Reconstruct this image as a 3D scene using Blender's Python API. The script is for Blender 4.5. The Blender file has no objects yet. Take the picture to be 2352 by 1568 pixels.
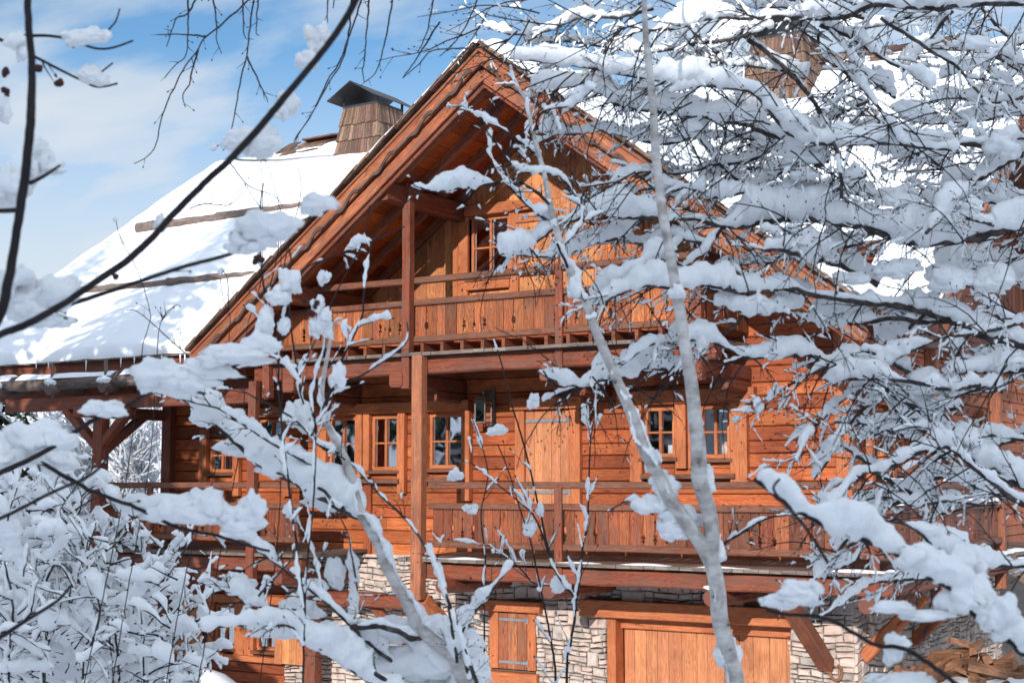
import bpy, math, random
from mathutils import Vector, Matrix, noise
R = math.radians
rnd = random.Random(7)
sc = bpy.context.scene
col = sc.collection

# ------------------------------------------------------------------ camera
CAM = Vector((0, -17.4, 4.1)); FP = 3267.0
PS = math.atan(2023/3267.); TH = math.atan(326/3267.)
cp, sp, ct, st = math.cos(PS), math.sin(PS), math.cos(TH), math.sin(TH)
AX = Vector((-sp*ct, cp*ct, st)); RT = Vector((cp, sp, 0)); UP = Vector((sp*st, -cp*st, ct))
def ray(x, y): return AX + RT*((x-1176)/FP) + UP*((784-y)/FP)
def D(x, y, d): return CAM + ray(x, y)*d
cam = bpy.data.objects.new('camera', bpy.data.cameras.new('camera')); col.objects.link(cam)
M = Matrix((RT, UP, -AX)).transposed().to_4x4(); M.translation = CAM; cam.matrix_world = M
cam.data.sensor_width = 36; cam.data.lens = 36*FP/2352; cam.data.clip_end = 8000; cam.data.clip_start = .05
cam.data.dof.use_dof = True; cam.data.dof.focus_distance = 17.5; cam.data.dof.aperture_fstop = 9.0
sc.camera = cam

# ------------------------------------------------------------------ mesh builder
ORG = {}
def wl(o):
    while o.parent: o = o.parent
    return ORG.get(o.name, Vector((0, 0, 0)))
def tag(o, label=None, cat=None, group=None, kind=None):
    for k, v in (('label', label), ('category', cat), ('group', group), ('kind', kind)):
        if v: o[k] = v
    return o
def thing(name, loc, label, cat, group=None):
    o = bpy.data.objects.new(name, None); col.objects.link(o); o.location = loc; o.empty_display_size = .3
    ORG[o.name] = Vector(loc); return tag(o, label, cat, group)
class MB:
    def __init__(s, T=None): s.v = []; s.f = []; s.uv = []; s.T = T
    def add(s, vs, fs, uvs=None):
        n = len(s.v); s.v += [Vector(p) for p in vs]
        for k, f in enumerate(fs):
            s.f.append([i+n for i in f])
            s.uv += uvs[k] if uvs else [(0, 0)]*len(f)
    def beam(s, a, b, w, h, up=(0, 0, 1), c=0, n=1, j=0, taper=1):
        a = Vector(a); b = Vector(b); t = b-a; L = t.length
        if L < 1e-6: return
        t /= L; up = Vector(up)
        if abs(t.dot(up)) > .99: up = Vector((0, 1, 0))
        sd = t.cross(up).normalized(); u = sd.cross(t)
        w /= 2; h /= 2
        if c: P = [(-w+c, -h), (w-c, -h), (w, -h+c), (w, h-c), (w-c, h), (-w+c, h), (-w, h-c), (-w, -h+c)]
        else: P = [(-w, -h), (w, -h), (w, h), (-w, h)]
        m = len(P); vs = []; o1 = rnd.random()*20; o2 = rnd.random()*20
        per = [0]
        for i in range(m): per.append(per[-1]+math.dist(P[i], P[(i+1) % m]))
        for k in range(n+1):
            jx = rnd.uniform(-j, j) if j else 0; jy = rnd.uniform(-j, j) if j else 0
            sc_ = 1+(taper-1)*k/n
            jz = 1+(rnd.uniform(-j, j)*3 if j else 0)
            for (x, y) in P: vs.append(a+t*(L*k/n)+sd*(x*sc_*jz+jx)+u*(y*sc_*jz+jy))
        fs = []; uvs = []
        for k in range(n):
            for i in range(m):
                i2 = (i+1) % m
                fs.append([k*m+i, k*m+i2, (k+1)*m+i2, (k+1)*m+i])
                ua, ub = o1+L*k/n, o1+L*(k+1)/n
                uvs.append([(ua, o2+per[i]), (ua, o2+per[i+1]), (ub, o2+per[i+1]), (ub, o2+per[i])])
        fs.append(list(range(m))[::-1]); uvs.append([(o1+x*.3, o2+y) for x, y in P][::-1])
        fs.append([n*m+i for i in range(m)]); uvs.append([(o1+x*.3, o2+y) for x, y in P])
        s.add(vs, fs, uvs)
    def box(s, x0, x1, y0, y1, z0, z1, c=0, n=1, j=0):
        dx, dy, dz = x1-x0, y1-y0, z1-z0; X, Y, Z = (x0+x1)/2, (y0+y1)/2, (z0+z1)/2
        if dx >= dy and dx >= dz: s.beam((x0, Y, Z), (x1, Y, Z), dy, dz, c=c, n=n, j=j)
        elif dz >= dy: s.beam((X, Y, z0), (X, Y, z1), dx, dy, up=(0, 1, 0), c=c, n=n, j=j)
        else: s.beam((X, y0, Z), (X, y1, Z), dx, dz, c=c, n=n, j=j)
    def poly(s, pts, y0, y1, vert=True):
        # polygon given as (x,z), extruded from y0 to y1
        n = len(pts); o1 = rnd.random()*20; o2 = rnd.random()*20
        vs = [(x, y0, z) for x, z in pts]+[(x, y1, z) for x, z in pts]
        g = (lambda x, z: (z+o1, x+o2)) if vert else (lambda x, z: (x+o1, z+o2))
        fs = [list(range(n)), [n+i for i in range(n)][::-1]]
        uvs = [[g(*p) for p in pts], [g(*p) for p in pts][::-1]]
        for i in range(n):
            k = (i+1) % n; fs.append([i, n+i, n+k, k]); a = g(*pts[i]); b = g(*pts[k])
            uvs.append([a, (a[0], a[1]+.03), (b[0], b[1]+.03), b])
        s.add(vs, fs, uvs)
    def tube(s, pts, rad, m=6, cap=True):
        n = len(pts); pts = [Vector(p) for p in pts]; vs = []; L = 0; us = []
        t0 = (pts[1]-pts[0]).normalized(); ref = Vector((0, 0, 1)) if abs(t0.z) < .9 else Vector((1, 0, 0))
        sd = t0.cross(ref).normalized(); o = rnd.random()*10
        for k in range(n):
            t = (pts[min(k+1, n-1)]-pts[max(k-1, 0)]).normalized()
            sd = (sd-t*sd.dot(t)).normalized(); u = t.cross(sd); r = rad[k] if hasattr(rad, '__len__') else rad
            if k: L += (pts[k]-pts[k-1]).length
            us.append(L+o)
            for i in range(m):
                a = 2*math.pi*i/m; vs.append(pts[k]+sd*(math.cos(a)*r)+u*(math.sin(a)*r))
        fs = []; uvs = []
        for k in range(n-1):
            for i in range(m):
                j = (i+1) % m; fs.append([k*m+i, k*m+j, (k+1)*m+j, (k+1)*m+i])
                c_ = .15/m; uvs.append([(us[k], i*c_), (us[k], (i+1)*c_), (us[k+1], (i+1)*c_), (us[k+1], i*c_)])
        if cap:
            fs += [list(range(m))[::-1], [(n-1)*m+i for i in range(m)]]
            uvs += [[(0, 0)]*m, [(0, 0)]*m]
        s.add(vs, fs, uvs)
    def blob(s, c, ax, seed=0, amp=.25, nu=10, nv=7):
        # lumpy ellipsoid
        c = Vector(c); vs = []; fs = []
        for j in range(nv+1):
            ph = math.pi*j/nv
            for i in range(nu):
                a = 2*math.pi*i/nu; d = Vector((math.sin(ph)*math.cos(a), math.sin(ph)*math.sin(a), math.cos(ph)))
                k = 1+amp*noise.noise(d*1.7+Vector((seed, seed*1.3, 0)))*2
                vs.append(c+Vector((d.x*ax[0], d.y*ax[1], d.z*ax[2]))*k)
        for j in range(nv):
            for i in range(nu):
                k = (i+1) % nu; fs.append([j*nu+i, j*nu+k, (j+1)*nu+k, (j+1)*nu+i][::-1])
        s.add(vs, fs)
    def build(s, name, mat, parent=None, smooth=False):
        me = bpy.data.meshes.new(name); vs = [s.T(p) for p in s.v] if s.T else s.v
        o = bpy.data.objects.new(name, me); col.objects.link(o)
        off = Vector((0, 0, 0))
        if parent: o.parent = parent; off = wl(parent)
        me.from_pydata([Vector(p)-off for p in vs], [], s.f)
        uvl = me.uv_layers.new(name='UVMap'); uvl.data.foreach_set('uv', [c for p in s.uv for c in p])
        me.materials.append(mat)
        if smooth: me.polygons.foreach_set('use_smooth', [True]*len(me.polygons))
        me.update(); return o

# ------------------------------------------------------------------ materials
def mat(name):
    m = bpy.data.materials.new(name); m.use_nodes = True; nt = m.node_tree
    b = nt.nodes['Principled BSDF']; return m, nt, b
def N(nt, t, **k):
    n = nt.nodes.new(t)
    for a, v in k.items():
        if hasattr(n, a): setattr(n, a, v)
        else: n.inputs[a].default_value = v
    return n
def L(nt, a, b): nt.links.new(a, b)
def ramp(nt, st):
    n = nt.nodes.new('ShaderNodeValToRGB'); e = n.color_ramp.elements
    while len(e) < len(st): e.new(.5)
    for i, (p, c) in enumerate(st): e[i].position = p; e[i].color = (*c, 1)
    return n
def wood(name, dark, mid, light, var=.35, rough=.62, gloss=.3, weather=0.):
    m, nt, b = mat(name)
    uv = N(nt, 'ShaderNodeUVMap'); geo = N(nt, 'ShaderNodeNewGeometry')
    ad = N(nt, 'ShaderNodeVectorMath', operation='MULTIPLY_ADD')
    L(nt, geo.outputs['Random Per Island'], ad.inputs[0]); ad.inputs[1].default_value = (37, 11, 5); L(nt, uv.outputs[0], ad.inputs[2])
    mp = N(nt, 'ShaderNodeMapping'); mp.inputs['Scale'].default_value = (1.1, 38, 1); L(nt, ad.outputs[0], mp.inputs[0])
    n1 = N(nt, 'ShaderNodeTexNoise', Scale=1.6, Detail=7., Roughness=.65, Distortion=.6); L(nt, mp.outputs[0], n1.inputs[0])
    mp2 = N(nt, 'ShaderNodeMapping'); mp2.inputs['Scale'].default_value = (.9, 9, 1); L(nt, ad.outputs[0], mp2.inputs[0])
    wv = N(nt, 'ShaderNodeTexNoise', Scale=1.2, Detail=2., Distortion=1.5); L(nt, mp2.outputs[0], wv.inputs[0])
    ring = N(nt, 'ShaderNodeMath', operation='MULTIPLY'); ring.inputs[1].default_value = 9; L(nt, wv.outputs[0], ring.inputs[0])
    fr = N(nt, 'ShaderNodeMath', operation='PINGPONG'); fr.inputs[1].default_value = .5; L(nt, ring.outputs[0], fr.inputs[0])
    mix = N(nt, 'ShaderNodeMix', data_type='FLOAT'); mix.inputs[0].default_value = .30
    L(nt, n1.outputs[0], mix.inputs[2])
    f2 = N(nt, 'ShaderNodeMath', operation='MULTIPLY'); f2.inputs[1].default_value = 2; L(nt, fr.outputs[0], f2.inputs[0]); L(nt, f2.outputs[0], mix.inputs[3])
    rp = ramp(nt, [(.16, dark), (.44, mid), (.80, light)]); L(nt, mix.outputs[0], rp.inputs[0])
    # per plank brightness and large stains
    ml = N(nt, 'ShaderNodeMath', operation='MULTIPLY_ADD'); ml.inputs[1].default_value = var*.9; ml.inputs[2].default_value = .87-var*.45
    L(nt, geo.outputs['Random Per Island'], ml.inputs[0])
    tc = N(nt, 'ShaderNodeTexCoord'); n3 = N(nt, 'ShaderNodeTexNoise', Scale=1.4, Detail=5., Roughness=.6); L(nt, tc.outputs['Object'], n3.inputs[0])
    s3 = ramp(nt, [(.34, (.62, .55, .52)), (.52, (1, 1, 1)), (.7, (1.15, 1.1, 1.05))]); L(nt, n3.outputs[0], s3.inputs[0])
    m1 = N(nt, 'ShaderNodeMix', data_type='RGBA', blend_type='MULTIPLY'); m1.inputs[0].default_value = .8
    L(nt, rp.outputs[0], m1.inputs[6]); L(nt, s3.outputs[0], m1.inputs[7])
    pt = N(nt, 'ShaderNodeMath', operation='MULTIPLY'); pt.inputs[1].default_value = 7.31; L(nt, geo.outputs['Random Per Island'], pt.inputs[0])
    pf = N(nt, 'ShaderNodeMath', operation='FRACT'); L(nt, pt.outputs[0], pf.inputs[0])
    tn = ramp(nt, [(0, (.64, .54, .58)), (.3, (.90, .80, .78)), (.55, (1.0, .95, .90)), (.85, (1.08, 1.14, 1.04)), (1, (.76, .62, .58))]); L(nt, pf.outputs[0], tn.inputs[0])
    mt = N(nt, 'ShaderNodeMix', data_type='RGBA', blend_type='MULTIPLY'); mt.inputs[0].default_value = min(1, var*2); L(nt, m1.outputs[2], mt.inputs[6]); L(nt, tn.outputs[0], mt.inputs[7])
    m2 = N(nt, 'ShaderNodeVectorMath', operation='SCALE'); L(nt, mt.outputs[2], m2.inputs[0]); L(nt, ml.outputs[0], m2.inputs['Scale'])
    # knots
    mp4 = N(nt, 'ShaderNodeMapping'); mp4.inputs['Scale'].default_value = (1.6, 5.5, 1); L(nt, ad.outputs[0], mp4.inputs[0])
    vo = N(nt, 'ShaderNodeTexVoronoi', Scale=1.); L(nt, mp4.outputs[0], vo.inputs[0])
    kr = ramp(nt, [(.04, (.25, .2, .2)), (.11, (1, 1, 1))]); L(nt, vo.outputs['Distance'], kr.inputs[0])
    m3 = N(nt, 'ShaderNodeMix', data_type='RGBA', blend_type='MULTIPLY'); m3.inputs[0].default_value = .8
    L(nt, m2.outputs[0], m3.inputs[6]); L(nt, kr.outputs[0], m3.inputs[7]); out = m3.outputs[2]
    if weather:
        n5 = N(nt, 'ShaderNodeTexNoise', Scale=2.6, Detail=6., Roughness=.7); L(nt, mp2.outputs[0], n5.inputs[0])
        w5 = ramp(nt, [(.5-.12*weather, (0, 0, 0)), (.72, (1, 1, 1))]); L(nt, n5.outputs[0], w5.inputs[0])
        m5 = N(nt, 'ShaderNodeMix', data_type='RGBA'); L(nt, w5.outputs[0], m5.inputs[0]); L(nt, out, m5.inputs[6]); m5.inputs[7].default_value = (.125, .075, .055, 1)
        out = m5.outputs[2]
    L(nt, out, b.inputs['Base Color'])
    b.inputs['Roughness'].default_value = rough; b.inputs['Specular IOR Level'].default_value = gloss
    bp = N(nt, 'ShaderNodeBump', Strength=.5, Distance=.006); L(nt, mix.outputs[0], bp.inputs['Height']); L(nt, bp.outputs[0], b.inputs['Normal'])
    return m
def noisy(name, cols, scale=6, rough=.8, bump=.4, dist=.02, stretch=(1, 1, 1), metal=0, spec=.3, island=0):
    m, nt, b = mat(name); tc = N(nt, 'ShaderNodeTexCoord'); mp = N(nt, 'ShaderNodeMapping'); mp.inputs['Scale'].default_value = stretch
    L(nt, tc.outputs['Object'], mp.inputs[0]); n = N(nt, 'ShaderNodeTexNoise', Scale=scale, Detail=8., Roughness=.65); L(nt, mp.outputs[0], n.inputs[0])
    rp = ramp(nt, [(.3+.4*i/max(1, len(cols)-1), c) for i, c in enumerate(cols)]); L(nt, n.outputs[0], rp.inputs[0]); out = rp.outputs[0]
    if island:
        geo = N(nt, 'ShaderNodeNewGeometry'); ir = ramp(nt, [(0, (1-island,)*3), (.45, (1, .97, .93)), (.8, (1+island*.5, 1, .95)), (1, (1-island*.6, 1-island*.55, 1-island*.5))])
        L(nt, geo.outputs['Random Per Island'], ir.inputs[0])
        mx = N(nt, 'ShaderNodeMix', data_type='RGBA', blend_type='MULTIPLY'); mx.inputs[0].default_value = 1; L(nt, out, mx.inputs[6]); L(nt, ir.outputs[0], mx.inputs[7]); out = mx.outputs[2]
    L(nt, out, b.inputs['Base Color']); b.inputs['Roughness'].default_value = rough; b.inputs['Metallic'].default_value = metal
    b.inputs['Specular IOR Level'].default_value = spec
    if bump:
        bp = N(nt, 'ShaderNodeBump', Strength=bump, Distance=dist); L(nt, n.outputs[0], bp.inputs['Height']); L(nt, bp.outputs[0], b.inputs['Normal'])
    return m
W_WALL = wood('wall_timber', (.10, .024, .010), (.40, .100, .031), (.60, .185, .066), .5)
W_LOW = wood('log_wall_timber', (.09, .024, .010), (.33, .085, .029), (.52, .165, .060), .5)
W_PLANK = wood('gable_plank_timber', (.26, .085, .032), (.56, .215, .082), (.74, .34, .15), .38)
W_TRIM = wood('window_trim_timber', (.22, .06, .024), (.50, .155, .058), (.64, .25, .10), .25)
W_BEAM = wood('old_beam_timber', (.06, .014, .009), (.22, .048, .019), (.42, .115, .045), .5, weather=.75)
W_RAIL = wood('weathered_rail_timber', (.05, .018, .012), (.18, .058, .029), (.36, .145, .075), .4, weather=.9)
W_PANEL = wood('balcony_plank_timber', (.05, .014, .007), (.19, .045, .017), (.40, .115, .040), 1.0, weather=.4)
W_PANEL2 = wood('upper_balcony_timber', (.09, .024, .010), (.31, .085, .028), (.54, .185, .066), .9, weather=.2)
W_RAKE = wood('barge_board_timber', (.10, .026, .012), (.34, .10, .040), (.55, .22, .105), .45, weather=.5)
W_GREY = wood('silvered_timber', (.07, .055, .05), (.17, .14, .125), (.32, .28, .25), .4, weather=.5)
W_PALE = wood('garage_door_timber', (.28, .09, .035), (.52, .195, .085), (.68, .31, .155), .22)
W_SOFFIT = wood('soffit_timber_bounce', (.16, .025, .006), (.40, .075, .014), (.58, .135, .028), .5)  # extra red saturation stands in for light bounced up under the roof
W_POST = wood('sun_bleached_post_timber', (.16, .05, .022), (.44, .145, .06), (.60, .25, .115), .3, weather=.8)
W_SHAKE = wood('roof_shake_timber', (.06, .035, .026), (.15, .09, .065), (.30, .20, .15), .8)
W_CARVE = noisy('carved_board', [(.04, .025, .02), (.11, .07, .055)], 9)
W_LOG = wood('firewood_timber_shaded', (.09, .04, .02), (.22, .115, .06), (.38, .22, .13), .9)  # colour darkened to stand in for shade on the heap
STONE = noisy('dry_stone', [(.32, .265, .23), (.50, .425, .375), (.62, .54, .485)], 7, .9, .9, .02, island=.3)
MORTAR = noisy('dark_stone_joint', [(.11, .09, .075), (.20, .165, .14)], 9, .95)  # dark joint colour behind the stones
METAL = noisy('dark_sheet_metal', [(.035, .035, .04), (.07, .07, .075)], 3, .45, .1, metal=.6)
IRON = noisy('galvanised_strap', [(.20, .21, .23), (.34, .35, .38)], 14, .5, .2, metal=.5)
COPPER = noisy('aged_copper', [(.16, .11, .10), (.32, .24, .22)], 20, .5, .2, metal=.6)
BARK_D = noisy('dark_twig_bark', [(.012, .010, .012), (.035, .028, .028)], 30, .8, .5)
def snowmat(name, c=(.86, .88, .92), sc_=7, amt=.55, dist=.03):
    m, nt, b = mat(name); tc = N(nt, 'ShaderNodeTexCoord')
    n = N(nt, 'ShaderNodeTexNoise', Scale=sc_, Detail=6., Roughness=.55); L(nt, tc.outputs['Object'], n.inputs[0])
    n2 = N(nt, 'ShaderNodeTexNoise', Scale=sc_*14, Detail=2.); L(nt, tc.outputs['Object'], n2.inputs[0])
    ad = N(nt, 'ShaderNodeMath', operation='MULTIPLY_ADD'); ad.inputs[1].default_value = .08; L(nt, n2.outputs[0], ad.inputs[0]); L(nt, n.outputs[0], ad.inputs[2])
    bp = N(nt, 'ShaderNodeBump', Strength=amt, Distance=dist); L(nt, ad.outputs[0], bp.inputs['Height']); L(nt, bp.outputs[0], b.inputs['Normal'])
    b.inputs['Base Color'].default_value = (*c, 1); b.inputs['Roughness'].default_value = .75; b.inputs['Specular IOR Level'].default_value = .15
    return m
SNOW = snowmat('roof_snow', sc_=3, amt=.35, dist=.05)
TSNOW = snowmat('branch_snow', (.90, .905, .91), 16, 1., .016)
def birchbark():
    m, nt, b = mat('birch_bark'); tc = N(nt, 'ShaderNodeTexCoord')
    mp = N(nt, 'ShaderNodeMapping'); mp.inputs['Scale'].default_value = (6, 6, 15); L(nt, tc.outputs['Object'], mp.inputs[0])
    n = N(nt, 'ShaderNodeTexNoise', Scale=1.6, Detail=6., Roughness=.7); L(nt, mp.outputs[0], n.inputs[0])
    n2 = N(nt, 'ShaderNodeTexNoise', Scale=22., Detail=4.); L(nt, tc.outputs['Object'], n2.inputs[0])
    r1 = ramp(nt, [(.33, (.04, .032, .03)), (.37, (.40, .36, .33)), (.62, (.66, .63, .60))]); L(nt, n.outputs[0], r1.inputs[0])
    r2 = ramp(nt, [(.3, (.55, .5, .48)), (.5, (1, 1, 1))]); L(nt, n2.outputs[0], r2.inputs[0])
    mx = N(nt, 'ShaderNodeMix', data_type='RGBA', blend_type='MULTIPLY'); mx.inputs[0].default_value = 1; L(nt, r1.outputs[0], mx.inputs[6]); L(nt, r2.outputs[0], mx.inputs[7])
    L(nt, mx.outputs[2], b.inputs['Base Color']); b.inputs['Roughness'].default_value = .7
    bp = N(nt, 'ShaderNodeBump', Strength=.12, Distance=.01); L(nt, n.outputs[0], bp.inputs['Height']); L(nt, bp.outputs[0], b.inputs['Normal'])
    return m
BIRCH = birchbark()
BARK_M = noisy('mottled_branch_bark', [(.018, .014, .014), (.05, .04, .038), (.16, .14, .13)], 26, .8, .6)
def glassmat():
    m, nt, b = mat('window_glass'); b.inputs['Base Color'].default_value = (.02, .022, .025, 1); b.inputs['Roughness'].default_value = .02
    b.inputs['Specular IOR Level'].default_value = .9
    tc = N(nt, 'ShaderNodeTexCoord'); n = N(nt, 'ShaderNodeTexNoise', Scale=2.5, Detail=1.); L(nt, tc.outputs['Object'], n.inputs[0])
    bp = N(nt, 'ShaderNodeBump', Strength=.25, Distance=.02); L(nt, n.outputs[0], bp.inputs['Height'])
    tr = N(nt, 'ShaderNodeBsdfTransparent'); gl = N(nt, 'ShaderNodeBsdfGlossy'); gl.inputs['Roughness'].default_value = .03; L(nt, bp.outputs[0], gl.inputs['Normal'])
    gl.inputs['Color'].default_value = (.9, .95, 1, 1)
    lw = N(nt, 'ShaderNodeFresnel', IOR=1.85); ms = N(nt, 'ShaderNodeMixShader'); L(nt, lw.outputs[0], ms.inputs[0]); L(nt, tr.outputs[0], ms.inputs[1]); L(nt, gl.outputs[0], ms.inputs[2])
    L(nt, ms.outputs[0], nt.nodes['Material Output'].inputs[0]); return m
GLASS = glassmat()
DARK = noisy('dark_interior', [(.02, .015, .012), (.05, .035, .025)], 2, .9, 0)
CLOTH = noisy('pale_curtain', [(.5, .5, .5), (.7, .7, .72)], 5, .9, .3, stretch=(6, 6, .6))
NEEDLE = noisy('spruce_needles', [(.012, .022, .014), (.04, .06, .03)], 4, .85, 0)

# ------------------------------------------------------------------ the chalet
def pimg(x, y, Y):          # helper used once to read real positions on a facade plane
    r = ray(x, y); t = (Y-CAM.y)/r.y; return CAM+r*t
CH = thing('timber_chalet', (-11.5, 0, 0), 'large orange timber and stone chalet with two balconies and a deep snow covered roof', 'house')
EY, EZ, MS = -1.2, 6.12, .70
AXX, AXZ, SL = -9.9, 9.80, .745           # gable ridge (x, top z) and slope
YG = -2.2                                 # gable rake plane
def gz(x): return AXZ-SL*abs(x-AXX)
SN = math.hypot(1, SL)

def planks_h(mb, x0, x1, z0, z1, hole, y=0, ch=.19):
    z = z0
    while z < z1-.02:
        h = min(ch*rnd.uniform(.85, 1.15), z1-z)
        if z1-z-h < .06: h = z1-z
        xs = [(x0, x1)]
        for (a, b, c, d) in hole:
            if z+h > c+.01 and z < d-.01:
                nx = []
                if z < c-.02: mb.beam((a, y+.04, (z+c)/2), (b, y+.04, (z+c)/2), .078, c-z-.004)
                if z+h > d+.02: mb.beam((a, y+.04, (z+h+d)/2), (b, y+.04, (z+h+d)/2), .078, z+h-d-.004)
                for (p, q) in xs:
                    if b <= p or a >= q: nx.append((p, q))
                    else:
                        if a > p: nx.append((p, a))
                        if b < q: nx.append((b, q))
                xs = nx
        for (p, q) in xs:
            cuts = [p]
            while q-cuts[-1] > 4.2: cuts.append(cuts[-1]+rnd.uniform(2.2, 3.8))
            cuts.append(q)
            for u, v in zip(cuts, cuts[1:]):
                if v-u > .02:
                    dy = rnd.uniform(-.004, .004)
                    mb.beam((u, y+.04+dy, z+h/2), (v-.004, y+.04+dy, z+h/2), .08, h-.009, c=.011)
        z += h
WIN = [(-16.62, -16.08, 4.28, 4.84), (-15.54, -15.02, 4.38, 5.12), (-14.10, -13.57, 4.30, 5.12), (-13.27, -12.77, 4.30, 5.12), (-12.20, -11.60, 4.32, 5.12), (-8.64, -8.19, 4.45, 5.12), (-7.82, -7.40, 4.43, 5.12)]
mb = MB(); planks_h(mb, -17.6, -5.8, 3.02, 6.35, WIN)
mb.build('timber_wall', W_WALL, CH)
mb = MB(); planks_h(mb, -17.6, -14.95, .4, 3.02, [(-16.42, -15.98, 1.48, 2.15), (-15.53, -15.07, 1.48, 2.15)])
mb.build('lower_timber_wall', W_LOW, CH)
# interior backing, curtains
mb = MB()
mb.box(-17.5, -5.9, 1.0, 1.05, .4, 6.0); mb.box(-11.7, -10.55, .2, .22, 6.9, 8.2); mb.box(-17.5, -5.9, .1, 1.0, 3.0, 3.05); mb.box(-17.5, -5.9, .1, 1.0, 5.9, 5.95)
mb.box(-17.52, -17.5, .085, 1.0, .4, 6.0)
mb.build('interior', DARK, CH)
mb = MB()
for (a, b, c, d) in [WIN[1], WIN[3], WIN[0]]:
    for xx in ((a+.02, a+.12), (b-.13, b-.02)):
        pts = [(xx[0]+(xx[1]-xx[0])*k/8, .16+.012*(k % 2)) for k in range(9)]
        vs = [(x, y, c) for x, y in pts]+[(x, y, d) for x, y in pts]
        mb.add(vs, [[k, k+1, k+10, k+9] for k in range(8)])
for xx in (-16.12, -15.16, -16.30):
    pts = [(xx+.09*k/8, .17+.012*(k % 2)) for k in range(9)]; vs = [(x, y, 1.5) for x, y in pts]+[(x, y, 2.12) for x, y in pts]
    mb.add(vs, [[k, k+1, k+10, k+9] for k in range(8)])
mb.build('curtain', CLOTH, CH)

# gable wall of vertical planks
UPW = (-11.47, -10.80, 7.10, 8.00)
mb = MB(); x = -14.4
while x < -5.3:
    w = rnd.uniform(.15, .24); xe = min(x+w, -5.3)
    def seg(z0, z1a, z1b):
        if min(z1a, z1b) > z0: mb.poly([(x, z0), (xe-.006, z0), (xe-.006, z1b), (x, z1a)], -.03+rnd.uniform(-.003, .003), .03)
    ta, tb = gz(x)-.18, gz(xe)-.18
    if xe > UPW[0] and x < UPW[1]: seg(6.3, UPW[2], UPW[2]); seg(UPW[3], ta, tb)
    else: seg(6.3, ta, tb)
    x = xe
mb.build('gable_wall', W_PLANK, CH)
for xx in (-11.74, -8.2):     # cover strips on the gable wall
    mb = MB(); mb.box(xx-.06, xx+.06, -.07, -.032, 6.3, gz(xx)-.2, c=.006); mb.build('gable_batten', W_TRIM, CH)

def window(x0, x1, z0, z1, y=0, cols=2, rows=2, T=None, sill=True, wm=None, parent=None):
    f = MB(T); t = .045; yy = y-.02
    f.box(x0, x0+t, yy, y+.06, z0, z1, c=.005); f.box(x1-t, x1, yy, y+.06, z0, z1, c=.005)
    f.box(x0+t, x1-t, yy+.002, y+.06, z1-t, z1, c=.005); f.box(x0+t, x1-t, yy+.002, y+.06, z0, z0+t*1.2, c=.005)
    for i in range(1, cols):
        xc = x0+(x1-x0)*i/cols; f.box(xc-.022, xc+.022, yy+.006, y+.05, z0+t, z1-t, c=.004)
    for i in range(1, rows):
        zc = z0+(z1-z0)*i/rows; f.box(x0+t, x1-t, yy+.01, y+.05, zc-.014, zc+.014, c=.003)
    o = f.build('window', wm or W_TRIM, CH)
    g = MB(T); g.box(x0+t*.7, x1-t*.7, y+.02, y+.028, z0+t*.7, z1-t*.7); g.build('pane', GLASS, o)
    if sill:
        s_ = MB(T); s_.box(x0-.06, x1+.06, y-.11, y-.001, z0-.055, z0-.004, c=.006, n=3, j=.002); s_.build('sill', W_RAIL, o)
    return o
for a in WIN: window(*a)
window(*UPW)
window(-16.42, -15.98, 1.48, 2.15, cols=2, rows=2); window(-15.53, -15.07, 1.48, 2.15, cols=2, rows=2)

def casing(items, name='casing', m=None, T=None):
    for (x0, x1, y0, y1, z0, z1) in items:
        b = MB(T); b.box(x0, x1, y0, y1, z0, z1, c=.01, n=2, j=.0015); b.build(name, m or W_TRIM, CH)
casing([(-14.42, -11.45, -.13, 0, 5.16, 5.32)], 'lintel'); casing([(-16.0, -14.9, -.13, 0, 5.16, 5.31)], 'lintel')
casing([(-9.02, -7.02, -.13, 0, 5.16, 5.35)], 'lintel'); casing([(-10.72, -9.56, -.15, 0, 5.14, 5.31)], 'lintel')
casing([(-11.9, -10.1, -.14, -.03, 8.02, 8.18)], 'lintel')
casing([(-14.32, -14.12, -.10, 0, 4.1, 5.158), (-13.55, -13.43, -.09, 0, 4.2, 5.157), (-13.41, -13.29, -.09, 0, 4.2, 5.157), (-12.75, -12.62, -.10, 0, 3.95, 5.156), (-12.36, -12.22, -.1, 0, 4.1, 5.155), (-11.58, -11.44, -.12, 0, 3.85, 5.156)])
casing([(-16.8, -16.64, -.1, 0, 3.9, 5.0), (-16.06, -15.92, -.1, 0, 3.9, 5.1), (-15.00, -14.86, -.1, 0, 3.9, 5.15), (-15.7, -15.56, -.1, 0, 3.9, 5.15)])
casing([(-8.84, -8.66, -.10, 0, 4.12, 5.158), (-8.17, -8.01, -.09, 0, 4.3, 5.157), (-7.98, -7.84, -.09, 0, 4.3, 5.157), (-7.38, -7.14, -.10, 0, 4.1, 5.156)])
casing([(-11.66, -11.49, -.1, -.03, 6.75, 8.018), (-10.78, -10.62, -.09, -.03, 6.85, 8.017), (-11.5, -10.75, -.12, -.031, 6.92, 7.04)])
casing([(-14.15, -12.7, -.14, 0, 4.10, 4.17), (-8.66, -7.3, -.14, 0, 4.16, 4.23), (-12.25, -11.5, -.14, 0, 4.12, 4.2)], 'sill_board', W_RAIL)
casing([(-13.40, -13.27, -.06, 0, 3.02, 4.1)], 'wall_post', W_LOW)
# corner posts
casing([(-17.62, -17.42, -.14, .06, .4, 6.1)], 'corner_post', W_BEAM); casing([(-5.98, -5.78, -.04, .14, 3.0, 6.1)], 'corner_post', W_TRIM)
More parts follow.
